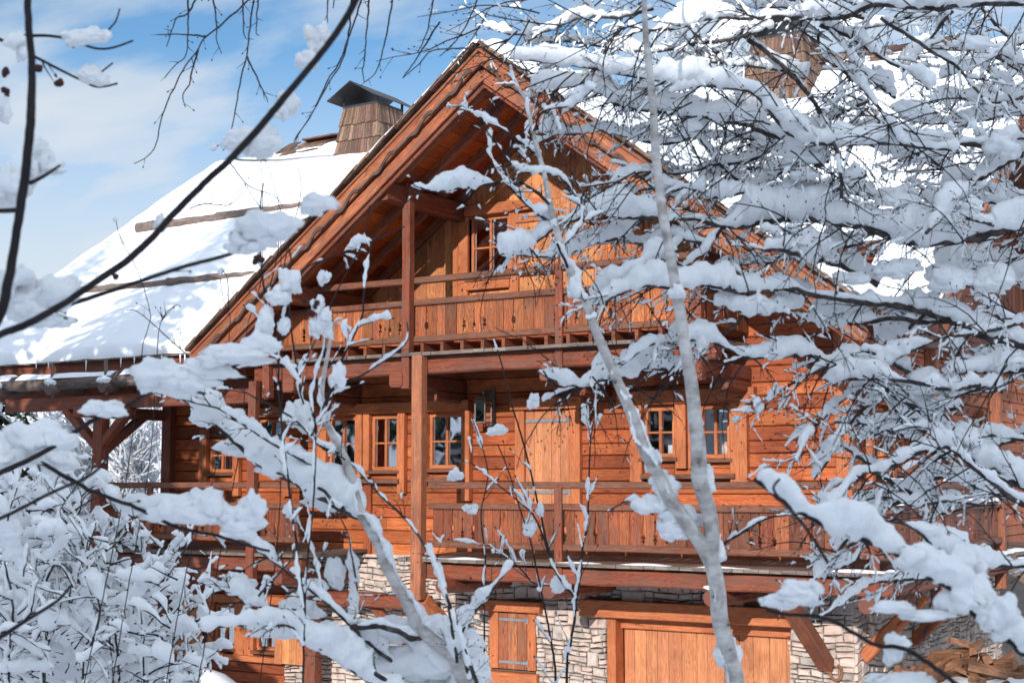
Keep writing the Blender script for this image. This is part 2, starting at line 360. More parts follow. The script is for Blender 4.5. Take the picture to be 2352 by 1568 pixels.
# shutters
def shutter(x0, x1, z0, z1, y, m=W_PLANK, n=5, straps=True, T=None, hinge=1):
    b = MB(T); w = (x1-x0)/n
    for i in range(n): b.box(x0+i*w, x0+(i+1)*w-.004, y-.03+rnd.uniform(-.002, .002), y, z0, z1, c=.004)
    o = b.build('shutter', m, CH)
    if straps:
        for zz in (z0+(z1-z0)*.12, z1-(z1-z0)*.12):
            s_ = MB(T); s_.box(x0+.02, x1+.03, y-.042, y-.032, zz-.02, zz+.02, c=.003)
            for k in range(4): s_.box(x0+.08+k*(x1-x0-.1)/4, x0+.10+k*(x1-x0-.1)/4, y-.048, y-.040, zz-.009, zz+.009)
            s_.box(x1+.01, x1+.035, y-.06, y-.025, zz-.045, zz+.045, c=.003)
            s_.build('strap_hinge', IRON, o)
    return o
casing([(-10.68, -10.52, -.09, 0, 3.1, 5.138), (-9.79, -9.62, -.09, 0, 3.1, 5.138)], 'door_frame')
ds = shutter(-10.51, -9.80, 3.1, 5.13, -.03, W_PALE, 5, False)
for zz in (3.98, 4.98):
    s_ = MB(); s_.box(-10.5, -9.77, -.075, -.062, zz-.022, zz+.022, c=.003)
    for k in range(5): s_.box(-10.44+k*.15, -10.42+k*.15, -.081, -.073, zz-.01, zz+.01)
    s_.box(-9.79, -9.765, -.10, -.05, zz-.05, zz+.05); s_.build('strap_hinge', IRON, ds)
shutter(-10.61, -9.95, 7.08, 7.98, -.06, W_PLANK, 4, False)
for zz in (7.13, 7.84):
    mb = MB(); mb.box(-10.6, -9.96, -.118, -.0925, zz, zz+.09, c=.006); mb.build('shutter_rail', W_TRIM, CH)
mb = MB(); mb.box(-9.3, -8.7, -.055, -.04, 6.97, 7.03); mb.build('strap_hinge', IRON, CH)
shutter(-9.35, -8.62, 6.5, 7.9, -.035, W_TRIM, 4, False)

# upper part: gable roof
RB = {}
def rake(side, name):
    def P(dx, y, dz): return Vector((AXX+side*dx, y, AXZ-SL*dx+dz))
    E = 5.02
    # boards of the barge, one above the other
    for (nm, y, dz, h, t, m) in (('barge_board', YG, -.16, .165, .05, W_RAKE), ('lower_barge_board', YG+.05, -.385, .15, .05, W_RAKE)):
        b = MB(); cuts = [0, 1.7, 3.4, E]
        for a, c in zip(cuts, cuts[1:]): b.beam(P(a+.001, y, dz), P(c, y, dz), t, h, up=(side*SL/SN, 0, 1/SN), c=.008, n=4, j=.002)
        b.build(nm, m, CH)
    b = MB(); b.beam(P(0, YG-.02, -.062), P(E, YG-.02, -.062), .07, .035, up=(side*SL/SN, 0, 1/SN), c=.006, n=6, j=.002); b.build('barge_moulding', W_RAKE, CH)
    b = MB(); b.beam(P(0, YG+.11, -.50), P(E, YG+.11, -.50), .05, .07, up=(side*SL/SN, 0, 1/SN), c=.006, n=6, j=.002); b.build('barge_under_board', W_BEAM, CH)
    # carved scroll band with a wavy lower edge
    b = MB(); k = 0; s_ = .12
    while s_ < E-.1:
        n = 9; per = .62; top = []; bot = []
        m_ = 22
        for i in range(m_+1):
            u = i/m_; d = s_+per*u
            if u < .56: q = math.sin(u/.56*2*math.pi)*.042; th = .022+.012*math.sin(u/.56*math.pi)
            else: q = -.02+.014*abs(math.sin((u-.56)/.44*3*math.pi)); th = .016
            top.append((d, -.245+q+th)); bot.append((d, -.245+q-th))
        pts = [P(a, 0, c/1.0) for a, c in top]+[P(a, 0, c) for a, c in bot[::-1]]
        b.poly([(p.x, p.z) for p in pts], YG-.045, YG-.01); s_ += per
    b.build('carved_scroll', W_CARVE, CH)
    # soffit planks running in depth, rafters along the slope
    b = MB(); d = .02
    while d < E-.05:
        w = rnd.uniform(.14, .22); b.beam(P(d+w/2, YG+.09, -.165), P(d+w/2, .2, -.165), w*SN-.006, .03, up=(side*SL/SN, 0, 1/SN)); d += w
    b.build('soffit', W_SOFFIT, CH)
    for y in (-1.72, -1.15, -.58, -.10):
        b = MB(); b.beam(P(.05, y, -.245), P(E-.1, y, -.245), .09, .12, up=(side*SL/SN, 0, 1/SN), c=.01, n=8, j=.004); b.build('rafter', W_RAKE, CH)
    # roof deck and shingle edge
    b = MB(); VY = lambda d: EY+(AXZ-SL*d-EZ)/MS
    q = [P(0, YG, .01), P(E+.04, YG, .01), P(E+.04, max(VY(E), YG+.8), .01), P(0, VY(0)+.2, .01)]; q += [p-Vector((0, 0, .17)) for p in q]
    b.add(q, [[0, 1, 2, 3], [7, 6, 5, 4], [0, 4, 5, 1], [1, 5, 6, 2], [2, 6, 7, 3], [3, 7, 4, 0]]); b.build('roof_deck', W_SHAKE, CH)
    b = MB(); d = .05
    while d < E+.02:
        w = rnd.uniform(.12, .2)
        for ly in range(2):
            a = P(d, YG-.06-rnd.uniform(0, .03), .025+ly*.026+.012); c = a+Vector((side*w*1.25, 0, -SL*w*1.25-.018))
            e_ = MB; b.beam(a+Vector((0, .2, 0)), c+Vector((0, .2, 0)), .46, .016, up=(side*SL/SN, 0, 1/SN))
        d += w
    b.build('shingle_edge', W_SHAKE, CH)
rake(-1, 'l'); rake(1, 'r')
def purlin(x, dz, y0=-2.02, name='purlin', w=.2, h=.26):
    b = MB(); z = gz(x)-.33-dz
    b.beam((x, y0, z), (x, .1, z), w, h, c=.02, n=5, j=.004)
    b.beam((x, y0-.1, z+.04), (x, y0-.001, z+.04), w*.9, h*.62, c=.02)
    return b.build(name, W_BEAM, CH)
for x in (-9.9, -11.62, -13.35, -8.18, -6.45): purlin(x, .1)
def sheet(name, o, u, v, nu, nv, th, nrm, m, parent, seed=0, rough=.04, edge=.25, edgev=None, big=.06, vf=None):
    # snow lying on a plane: rounded at the edges, uneven on top
    o, u, v, nrm = map(Vector, (o, u, v, nrm)); vs = []; fs = []; lu, lv = u.length, v.length; ev = edgev or edge
    for j in range(nv+1):
        for i in range(nu+1):
            a, b = i/nu, j/nv; p = o+u*a+v*b*(vf(a) if vf else 1)
            e = min(min(a, 1-a)*lu/edge, 1); e2 = min(min(b, 1-b)*lv/ev, 1)
            k = math.sqrt(max(0, 1-(1-e)**2))*math.sqrt(max(0, 1-(1-e2)**2))
            h = th*k+big*noise.noise(p*.45+Vector((seed, 0, 0)))*k+rough*noise.noise(p*2.3+Vector((seed, 3, 0)))*k
            inj = Vector((0, 0, 0))
            if k < .02: inj = (u.normalized()*noise.noise(p*3+Vector((9, 0, seed)))+v.normalized()*noise.noise(p*3+Vector((0, 9, seed))))*.06
            vs.append(p+nrm*max(h, .004)+inj)
    n0 = len(vs)
    for p in list(vs): pass
    W = nu+1
    for j in range(nv):
        for i in range(nu): fs.append([j*W+i, j*W+i+1, (j+1)*W+i+1, (j+1)*W+i])
    b = MB(); b.add(vs, fs); return b.build(name, m, parent, True)
def gp(dx, y, side, dz=.055): return Vector((AXX+side*dx, y, AXZ-SL*dx+dz))
for side in (-1, 1):
    nrm = Vector((side*SL/SN, 0, 1/SN)); 
    o = gp(5.0, YG-.03, side); u = gp(-.02, YG-.03, side)-o
    sheet('roof_snow', o, u, (0, 6.2, 0), 60, 50, .15, nrm, SNOW, CH, 3+side, edge=.12, edgev=.25, vf=lambda a: (.9+5.4*a)/6.2)

# main roof: ridge parallel to the facade
EY, EZ, MS = -1.2, 6.12, .70; RY, RZ = 6.3, 11.37; MN = Vector((0, -MS, 1)).normalized()
def mr(x, y, dz=0): return Vector((x, y, EZ+MS*(y-EY)+dz))
for (x0, x1, y0) in ((-22.5, -14.5, EY), (-14.5, -5.4, .35), (-5.4, -4.3, EY)):
    b = MB(); a = mr((x0+x1)/2, y0, -.10); c = mr((x0+x1)/2, RY, -.10); b.beam(a, c, x1-x0-.003, .16, up=MN); b.build('main_roof_deck', W_SHAKE, CH)
    sheet('roof_snow', mr(x0+.02, y0+.02, .0), (x1-x0-.04, 0, 0), mr(x0, RY, 0)-mr(x0, y0+.02, 0), int((x1-x0)*10)+2, 70, .15, MN, SNOW, CH, 11, edge=.16, edgev=.25, rough=.03, big=.06)
b = MB(); b.beam(Vector((-13.4, RY, RZ-.1)), Vector((-13.4, 13.7, 6.0)), 18.2, .16); b.build('rear_roof_deck', W_SHAKE, CH)
sheet('roof_snow', Vector((-22.4, RY, RZ)), (18, 0, 0), (0, 7.3, -5.2), 60, 30, .25, (0, .55, .83), SNOW, CH, 5)
# weathered shakes showing at the ridge, round the chimney
def shakes(mb, x0, x1, t0, t1, lift=.30):
    t = t0
    while t < t1:
        x = x0+rnd.uniform(0, .05)
        while x < x1:
            w = rnd.uniform(.09, .17); y = RY-t; l = rnd.uniform(.36, .44)
            if rnd.random() < 1-.75*max(0, (abs((x-(x0+x1)/2)/(x1-x0)*2)-.5)*2)*rnd.random():
                mb.beam(mr(x+w/2, y-l*.3, lift+.03), mr(x+w/2, y+l*.5, lift+.0), w-.008, .022, up=MN)
            x += w
        t += .17
for a_, c_ in ((-20.6, -18.3), (-8.3, -5.9)): b = MB(); shakes(b, a_, c_, .05, .55, .15); b.build('ridge_shakes', W_SHAKE, CH)
b = MB(); b.beam((-20.0, RY-.05, RZ+.22), (-18.3, RY-.05, RZ+.22), .2, .04, c=.01, n=8, j=.006); b.build('ridge_board', W_SHAKE, CH)
# snow guard poles
def pole(a, b_, r, n=14, nm='snow_guard_pole'):
    a, b_ = Vector(a), Vector(b_); pts = []; rr = []
    for k in range(n+1):
        p = a.lerp(b_, k/n); pts.append(p+Vector((0, rnd.uniform(-.015, .015), rnd.uniform(-.015, .015)))); rr.append(r*(1-.35*k/n)*rnd.uniform(.92, 1.08))
    m_ = MB(); m_.tube(pts, rr, 9); return m_.build(nm, W_GREY, CH)
def roofpt(x, y, lift):
    r = ray(x, y); s_ = (EZ+MS*(CAM.y-EY)+lift-CAM.z)/(r.z-MS*r.y); return CAM+r*s_
pole(roofpt(318, 524, .24), roofpt(520, 497, .22), .11); pole(roofpt(500, 497, .24), roofpt(718, 468, .2), .085)
pole(roofpt(150, 670, .22), roofpt(400, 648, .2), .075); pole(roofpt(385, 648, .22), roofpt(585, 627, .16), .07)

# chimneys
def chimney(cx, cy, wb, wt, z0, z1, capw, capl):
    ch = MB(); core = MB()
    hb, ht = wb/2, wt/2
    core.add([(cx+sx*(hb if k == 0 else ht)*.95, cy+sy*(hb if k == 0 else ht)*.95, (z0, z1)[k]) for k in (0, 1) for sx, sy in ((-1, -1), (1, -1), (1, 1), (-1, 1))],
             [[3, 2, 1, 0], [4, 5, 6, 7], [0, 1, 5, 4], [1, 2, 6, 5], [2, 3, 7, 6], [3, 0, 4, 7]])
    o = core.build('chimney', W_SHAKE, CH)
    nr = 5; rh = (z1-z0)/nr
    for f in range(4):
        for k in range(nr):
            za = z0+k*rh-.03; zb = z0+(k+1)*rh+.02
            ha = hb+(ht-hb)*(za-z0)/(z1-z0)+.035; hc = hb+(ht-hb)*(zb-z0)/(z1-z0)+.012; t = -1.
            while t < .999:
                w = min(rnd.uniform(.09, .17), (1-t)); a0, a1 = t, t+w-.008; t += w
                if 1-t < .03: t = 1; a1 = 1
                dz = rnd.uniform(-.012, .012)
                def pt(a, h, z, off=0):
                    p = (a*h, -h-off)
                    for _ in range(f): p = (-p[1], p[0])
                    return (cx+p[0], cy+p[1], z)
                vs = [pt(a0, ha, za+dz), pt(a1, ha, za+dz), pt(a1, hc, zb), pt(a0, hc, zb), pt(a0, ha, za+dz, .022), pt(a1, ha, za+dz, .022), pt(a1, hc, zb, .01), pt(a0, hc, zb, .01)]
                o1, o2 = rnd.random()*9, rnd.random()*9; H = zb-za; ww = (a1-a0)*ha
                q = [(o1, o2), (o1, o2+ww), (o1+H, o2+ww), (o1+H, o2)]
                ch.add(vs, [[3, 2, 1, 0], [4, 5, 6, 7], [0, 1, 5, 4], [1, 2, 6, 5], [2, 3, 7, 6], [3, 0, 4, 7]], [q]*6)
    ch.build('shake_cladding', W_SHAKE, o)
    c = MB(); zt = z1+.02
    c.box(cx-ht-.02, cx+ht+.02, cy-ht-.02, cy-ht+.03, zt, zt+.05); c.box(cx-ht-.02, cx+ht+.02, cy+ht-.03, cy+ht+.02, zt, zt+.05)
    c.box(cx-ht-.02, cx-ht+.03, cy-ht+.03, cy+ht-.03, zt+.001, zt+.051); c.box(cx+ht-.03, cx+ht+.02, cy-ht+.03, cy+ht-.03, zt+.001, zt+.051)
    for sx in (-1, 1):
        for sy in (-1, 1): c.box(cx+sx*ht-.02, cx+sx*ht+.02, cy+sy*ht-.02, cy+sy*ht+.02, zt+.05, zt+.20)
    rz = zt+.12+capw*.55
    for sx in (-1, 1):
        a = Vector((cx, cy, rz)); e = Vector((cx+sx*capw, cy, zt+.10)); n_ = Vector((sx*(rz-zt-.10), 0, capw)).normalized()
        c.beam(a, e, capl, .02, up=n_)
    c.build('chimney_cap', METAL, o)
chimney(-17.85, 5.9, 1.22, .86, 10.2, 11.85, .60, 1.6)
chimney(-8.6, 5.5, 1.25, .86, 10.2, 11.65, .62, 1.3)

# eave on the left: fascia shakes, log gutter with pegs
b = MB(); b.box(-22.5, -14.9, EY-.06, EY-.005, EZ-.22, EZ-.03, c=.006, n=12, j=.003); b.build('eave_fascia', W_BEAM, CH)
b = MB(); x = -22.5
while x < -14.95: w = rnd.uniform(.12, .2); b.beam((x+w/2, EY-.16, EZ-.02+rnd.uniform(-.006, .006)), (x+w/2, EY+.25, EZ+.03), w-.006, .025); x += w
b.build('eave_shakes', W_GREY, CH)
gut = None
xs = [-22.5, -19.55, -17.1, -14.95]
for a, c in zip(xs, xs[1:]):
    m_ = MB(); pts = [Vector((a+(c-a)*k/10, -1.52, 5.74+.02*k/10)) for k in range(11)]
    m_.tube(pts, [.125*rnd.uniform(.95, 1.05)]*11, 12); g = m_.build('log_gutter', W_GREY, CH)
    sheet('gutter_snow', (a+.05, -1.65, 5.80), (c-a-.1, 0, 0), (0, .28, 0), 30, 6, .09, (0, 0, 1), SNOW, g, a, edge=.1, edgev=.12)
for x in (-19.95, -18.6, -17.35, -16.2):
    m_ = MB(); m_.tube([(x, -1.72, 5.62), (x, -1.62, 5.64), (x, -1.2, 5.72), (x, -.6, 5.80)], [.09, .115, .12, .12], 10)
    k_ = m_.build('gutter_bracket', W_GREY, CH)
    m_ = MB(); m_.beam((x+.02, -1.63, 5.50), (x-.05, -1.60, 6.05), .05, .05, c=.008); m_.build('peg', W_GREY, k_)
    m_ = MB(); m_.blob((x, -1.66, 5.73), (.12, .12, .07), x); m_.build('snow_cap', SNOW, k_, True)
ice, ni, ib = mat('icicle_ice'); ib.inputs['Base Color'].default_value = (.75, .82, .88, 1); ib.inputs['Roughness'].default_value = .1
for x in (-22.1, -21.3, -20.9, -20.2, -19.2, -18.9, -18.0, -17.2, -16.9, -16.3, -15.9, -15.8, -15.3):
    b = MB(); l_ = rnd.uniform(.08, .24); b.tube([(x, EY-.27, EZ-.03), (x, EY-.27, EZ-.03-l_*.5), (x, EY-.27, EZ-.03-l_)], [.013, .009, .002], 6); b.build('icicle', ice, CH)
# under eave boards and beams on the left
b = MB(); y = -1.1
while y < 0: b.box(-22.4, -14.95, y, y+.17, EZ-.20+MS*(y-EY)-.02, EZ-.17+MS*(y-EY)-.02); y += .18
b.build('eave_soffit', W_SOFFIT, CH)
b = MB(); b.beam((-19.9, -1.42, 5.40), (-14.3, -1.42, 5.40), .18, .22, c=.015, n=10, j=.005); b.build('eave_purlin', W_BEAM, CH)
b = MB(); b.beam((-21.9, -.9, 5.62), (-14.3, -.9, 5.62), .16, .2, c=.015, n=10, j=.005); b.build('eave_purlin', W_BEAM, CH)
b = MB(); b.beam((-22.1, .05, 5.75), (-17.5, .05, 5.75), .18, .22, c=.015, n=8, j=.005); b.build('eave_purlin', W_BEAM, CH)
b = MB(); b.beam((-17.64, -1.95, 5.24), (-17.64, 4, 5.24), .18, .18, c=.015, n=8, j=.004); b.build('plate_beam', W_BEAM, CH)
b = MB(); b.box(-17.74, -17.54, -1.54, -1.34, 2.6, 5.30, c=.02, n=5, j=.003); b.build('porch_post', W_BEAM, CH)
for (a, c) in (((-18.45, -1.44, 5.30), (-17.62, -1.44, 4.62)), ((-17.64, -.55, 5.2), (-17.64, -1.36, 4.62)), ((-16.95, -1.44, 5.3), (-17.6, -1.44, 4.7))):
    b = MB(); b.beam(a, c, .12, .16, up=(0, 1, 0) if a[1] == c[1] else (1, 0, 0), c=.012, n=3, j=.003); b.build('porch_brace', W_BEAM, CH)

# ------------------------------------------------------------------ balconies
def motif(kind):
    # half width of the cut in a plank joint as a function of relative height 0..1
    if kind == 0: return [(.12, 0), (.16, .012), (.19, .006), (.24, .026), (.29, .008), (.33, .022), (.38, .008), (.44, .004), (.62, .003), (.66, .014), (.70, .005), (.76, 0)]
    if kind == 1: return [(.16, 0), (.20, .02), (.24, .005), (.30, .024), (.36, .006), (.42, .018), (.47, .014), (.5, .022), (.53, 0)]
    if kind == 2: return [(.10, 0), (.14, .010), (.18, .004), (.26, .008), (.34, .024), (.42, .022), (.50, .010), (.60, .005), (.72, .008), (.78, .004), (.86, .005), (.92, 0)]
    return [(.05, 0), (.2, .006), (.35, .002), (.5, .008), (.65, .003), (.8, .007), (.95, 0)]
def panel(x0, x1, z0, z1, y, spec, T=None, name='railing_panel', par=None, m=W_PANEL):
    mb = MB(T); x = x0; prev = None; i = 0; H = z1-z0
    nplank = int((x1-x0)/.155); w0 = (x1-x0)/nplank; xs = [x0+w0*(k+(.0 if k in (0, nplank) else rnd.uniform(-.18, .18))) for k in range(nplank+1)]
    for k in range(nplank):
        l, r = spec.get(k-1), spec.get(k); a, c = xs[k]+.003, xs[k+1]-.003; dy = rnd.uniform(-.004, .004)
        pts = [(a, z0)]
        if True:
            rr = [(c, z0)]
            if r is not None: rr += [(c-w*1.25, z0+H*h) for h, w in motif(r)]
            rr += [(c, z1), (a, z1)]
            if l is not None: rr += [(a+w*1.25, z0+H*h) for h, w in motif(l)[::-1]]
            pts += rr
        mb.poly(pts, y-.014+dy, y+.014+dy)
    return mb.build(name, m, par or CH)
def spec(n, off, per=9, kinds=(0, 2, 0)):
    s_ = {}
    for k in range(off, n, per):
        for q, kd in enumerate((1, 0, 1)): s_[k+q] = kd
        s_[k+5] = 2
    return s_
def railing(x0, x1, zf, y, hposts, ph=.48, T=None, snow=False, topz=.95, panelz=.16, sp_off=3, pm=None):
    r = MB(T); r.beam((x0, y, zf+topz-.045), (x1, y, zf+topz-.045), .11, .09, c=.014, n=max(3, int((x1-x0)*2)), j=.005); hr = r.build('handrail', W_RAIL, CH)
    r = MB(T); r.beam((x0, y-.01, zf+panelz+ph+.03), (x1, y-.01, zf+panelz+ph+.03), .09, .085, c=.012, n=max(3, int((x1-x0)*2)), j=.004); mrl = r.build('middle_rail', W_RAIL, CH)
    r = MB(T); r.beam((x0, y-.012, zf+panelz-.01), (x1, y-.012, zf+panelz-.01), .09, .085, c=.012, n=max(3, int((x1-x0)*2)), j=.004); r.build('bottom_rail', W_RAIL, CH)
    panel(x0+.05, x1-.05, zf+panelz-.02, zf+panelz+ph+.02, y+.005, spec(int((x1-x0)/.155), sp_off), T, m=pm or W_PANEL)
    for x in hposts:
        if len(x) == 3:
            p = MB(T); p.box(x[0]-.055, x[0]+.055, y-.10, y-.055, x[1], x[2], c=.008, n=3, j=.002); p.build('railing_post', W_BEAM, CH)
    return hr, mrl
# upper balcony
UZ = 5.95
railing(-14.15, -7.12, UZ, -1.42, [(-9.13, 5.55, 6.86)], ph=.47, topz=1.0, panelz=.14, pm=W_PANEL2)
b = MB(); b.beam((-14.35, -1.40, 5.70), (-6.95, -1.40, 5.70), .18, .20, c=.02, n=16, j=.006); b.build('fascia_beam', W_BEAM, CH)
b = MB(); x = -14.2
while x < -7.05: w = rnd.uniform(.13, .2); b.beam((x+w/2, -1.62-rnd.uniform(0, .03), 5.86), (x+w/2, 0, 5.88), w-.006, .045); x += w
b.build('balcony_floor', W_GREY, CH)
b = MB(); x = -14.0
while x < -7.1: b.box(x, x+.05, -1.45, -.05, 5.905, 6.03); x += .33
b.build('floor_sleeper', W_BEAM, CH)
for x in (-13.6, -11.66, -9.25, -7.2):
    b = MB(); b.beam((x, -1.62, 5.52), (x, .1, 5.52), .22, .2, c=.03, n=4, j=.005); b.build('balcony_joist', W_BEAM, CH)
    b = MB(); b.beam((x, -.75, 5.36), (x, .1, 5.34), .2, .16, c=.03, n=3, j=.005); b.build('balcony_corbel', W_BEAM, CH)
for x, z0, z1 in ((-11.52, 5.40, 8.20), (-7.15, 5.35, gz(-7.15)-.5), (-14.05, 5.35, 6.95)):
    b = MB(); b.box(x-.065, x+.065, -1.60, -1.47, z0, z1, c=.01, n=8, j=.003); b.build('hanging_post', W_BEAM, CH)
b = MB(); b.box(-7.17, -7.09, -1.4, -.05, 6.87, 6.95); b.box(-7.17, -7.09, -1.4, -.05, 6.5, 6.58); b.build('end_rail', W_BEAM, CH)
Tu = lambda p: Vector((-7.13-p[1], p[0], p[2]))
panel(-1.35, -.05, 6.06, 6.55, 0, {2: 2, 5: 1}, Tu)
# lower balcony
LZ = 3.14
railing(-11.2, -4.95, LZ, -1.42, [(-9.15, 2.78, 4.05), (-7.05, 2.75, 3.8), (-5.05, 2.70, 3.8)], ph=.47, topz=.98, panelz=.16, sp_off=1)
b = MB(); b.beam((-11.35, -1.40, 2.93), (-4.85, -1.40, 2.93), .18, .21, c=.02, n=16, j=.006); b.build('fascia_beam', W_BEAM, CH)
fl = MB(); x = -11.6
while x < -4.75: w = rnd.uniform(.13, .2); fl.beam((x+w/2, -1.60-rnd.uniform(0, .03), 3.08), (x+w/2, 0, 3.10), w-.006, .045); x += w
flo = fl.build('balcony_floor', W_GREY, CH)
sheet('floor_snow', (-11.5, -1.61, 3.098), (6.7, 0, 0), (0, .16, 0), 120, 4, .016, (0, 0, 1), SNOW, flo, 2, edge=.1, edgev=.06, rough=.03, big=.03)
for x in (-10.85, -9.2, -6.98, -5.1):
    b = MB(); b.tube([(x, -1.66, 2.75), (x, -1.2, 2.75), (x, .1, 2.75)], [.10, .12, .12], 10); jo = b.build('log_joist', W_BEAM, CH)
b = MB(); b.blob((-6.98, -1.6, 2.865), (.12, .1, .03), 3); b.build('snow_cap', SNOW, jo, True)
# posts standing in the balcony plane
b = MB(); b.box(-11.37, -11.20, -1.66, -1.50, 2.55, 5.84, c=.016, n=9, j=.004); b.build('balcony_post', W_POST, CH)
b = MB(); b.box(-14.36, -14.22, -1.62, -1.50, 2.5, 5.60, c=.014, n=9, j=.003); b.build('balcony_post', W_BEAM, CH)
# left porch balcony
railing(-17.6, -13.45, LZ, -1.42, [(-16.45, 2.75, 4.05)], ph=.45, topz=.98, panelz=.16, sp_off=2)
b = MB(); b.beam((-17.8, -1.40, 2.93), (-13.4, -1.40, 2.93), .18, .2, c=.02, n=12, j=.006); b.build('fascia_beam', W_BEAM, CH)
b = MB(); x = -17.8
while x < -13.45: w = rnd.uniform(.13, .2); b.beam((x+w/2, -1.58, 3.07), (x+w/2, 0, 3.09), w-.006, .045); x += w
b.build('balcony_floor', W_GREY, CH)
Tl = lambda p: Vector((-17.66-p[1], p[0], p[2]))
railing(-1.4, 4.0, LZ, 0, [], ph=.45, topz=.98, T=Tl)
for x in (-16.9, -15.2, -13.7):
    b = MB(); b.tube([(x, -1.66, 2.75), (x, -1.2, 2.75), (x, .1, 2.75)], [.10, .12, .12], 10); b.build('log_joist', W_BEAM, CH)

# ------------------------------------------------------------------ stone base
def stones(mb, x0, x1, z0, z1, hole, y=0):
    def wp(a, c): return (a+.03*noise.noise(Vector((a*2.1, c*2.1, 3))), c+.07*noise.noise(Vector((a*1.5, c*1.5, 9)))+.02*noise.noise(Vector((a*5, c*5, 2))))
    z = z0
    while z < z1-.01:
        H = rnd.uniform(.11, .20)
        if z1-z-H < .08: H = z1-z
        x = x0
        while x < x1-.01:
            w = rnd.uniform(.12, .40); w = min(w, x1-x); w = x1-x if x1-x-w < .06 else w
            n = rnd.choice([1, 2, 2, 3, 3]) if H > .14 else rnd.choice([1, 2, 2]); cs = sorted([0]+[min(.9, max(.1, (k+1)/n+rnd.uniform(-.12, .12))) for k in range(n-1)]+[1])
            for ca, cb_ in zip(cs, cs[1:]):
                za, zb = z+H*ca, z+H*cb_; xc = [x, x+w]
                if w > .24 and rnd.random() < .55: xc = [x, x+w*rnd.uniform(.3, .7), x+w]
                for p, q in zip(xc, xc[1:]):
                    cut = [(p, q)]
                    for (a, b_, c, d) in hole:
                        if (za+zb)/2 > c and (za+zb)/2 < d:
                            nx = []
                            for u, v in cut:
                                if b_ <= u or a >= v: nx.append((u, v)); continue
                                if a > u+.03: nx.append((u, a))
                                if b_ < v-.03: nx.append((b_, v))
                            cut = nx
                    for (p_, q_) in cut:
                        g = .006; d = rnd.uniform(.0, .026); J = lambda s_=.01: rnd.uniform(-s_, s_); m1 = (p_+q_)/2+J(.03); m2 = (p_+q_)/2+J(.03); zm = (za+zb)/2
                        if q_-p_ < .08: m1 = m2 = (p_+q_)/2
                        ring = [(p_+g, za+g), (m1, za+g+J(.006)), (q_-g, za+g), (q_-g+J(.006), zm), (q_-g, zb-g), (m2, zb-g+J(.006)), (p_+g, zb-g), (p_+g+J(.006), zm)]
                        ring = [(a+J(.006), c+J(.006)) for a, c in ring]; cx, cz = (p_+q_)/2, zm; tx, tz = J(.05), J(.08)
                        vs = [(*wp(a, c), y+.06) for a, c in ring]+[(*wp(a, c), y-.012-d*.5) for a, c in ring]+[(*wp(cx+(a-cx)*.84, cz+(c-cz)*.76), y-.026-d+J(.006)+(a-cx)*tx+(c-cz)*tz) for a, c in ring]
                        vs = [(a, c, b__) for a, b__, c in vs]; fs = []
                        for k in range(2):
                            for i in range(8): fs.append([k*8+i, k*8+(i+1) % 8, (k+1)*8+(i+1) % 8, (k+1)*8+i])
                        fs.append([16+i for i in range(8)]); mb.add(vs, fs)
            x += w
        z += H
GAR = (-9.24, -6.64, 0, 2.30); LW = (-11.14, -10.36, 1.42, 2.30)
b = MB(); stones(b, -14.95, -5.8, .3, 2.99, [GAR, LW, (-9.56, -6.58, 2.30, 2.53), (-11.25, -10.26, 2.30, 2.45), (-14.0, -12.0, 0, 2.28)]); st_ = b.build('stone_wall', STONE, CH)
b = MB(); b.box(-14.9, -9.3, .045, .5, .2, 2.97); b.box(-6.6, -5.85, .045, .5, .2, 2.97); b.box(-9.3, -6.6, .045, .5, 2.3, 2.97)
b.box(-9.34, -9.25, .05, .5, .2, 2.3); b.build('stone_joint', MORTAR, st_)
b = MB(); x = -14.95
while x < -11.5: w = rnd.uniform(.3, .6); b.box(x, x+w-.01, -.12-rnd.uniform(0, .04), .02, 2.99, 3.035+rnd.uniform(0, .015), c=.01, n=2, j=.006); x += w
b.build('stone_ledge', STONE, CH)
# dark cellar recess
b = MB(); stones(b, -14.0, -12.0, .3, 2.28, [], y=-.02) ; b.build('recess_stone', STONE, CH)
b = MB(); b.beam((-14.15, -.45, 2.40), (-11.9, -.45, 2.40), .2, .2, c=.02, n=6, j=.004); b.build('cellar_beam', W_BEAM, CH)
b = MB(); b.box(-14.12, -13.92, -.55, -.35, .3, 2.30, c=.02, n=5, j=.003); b.build('cellar_post', W_BEAM, CH)
b = MB(); b.beam((-13.0, -.3, 2.3), (-12.4, -.3, 1.8), .12, .14, c=.02); b.build('cellar_brace', W_BEAM, CH)
b = MB(); b.beam((-11.25, -1.5, 2.55), (-11.15, -.9, 2.05), .14, .16, c=.02, n=3, j=.004); b.build('balcony_brace', W_TRIM, CH)
# small shuttered window
casing([(-11.28, -10.24, -.14, .04, 2.30, 2.455)], 'lintel', W_TRIM)
casing([(-11.13, -10.98, -.05, .05, 1.5, 2.298), (-10.50, -10.36, -.05, .05, 1.5, 2.298), (-11.2, -10.3, -.12, .05, 1.28, 1.46)], 'shutter_frame', W_TRIM)
shutter(-10.975, -10.505, 1.50, 2.28, -.01, W_RAKE, 3, True)
# garage
casing([(-9.60, -6.56, -.16, .06, 2.30, 2.53)], 'garage_lintel', W_TRIM)
casing([(-9.23, -9.10, -.05, .2, 0.2, 2.298), (-9.10, -6.64, .12, .26, 2.14, 2.297)], 'garage_frame', W_TRIM)
b = MB(); x = -9.09; k = 0
while x < -6.66: w = rnd.uniform(.14, .24); b.box(x, min(x+w, -6.65)-.004, .20+rnd.uniform(-.003, .003), .24, .2, 2.16, c=.004); x += w
b.build('garage_door', W_PALE, CH)
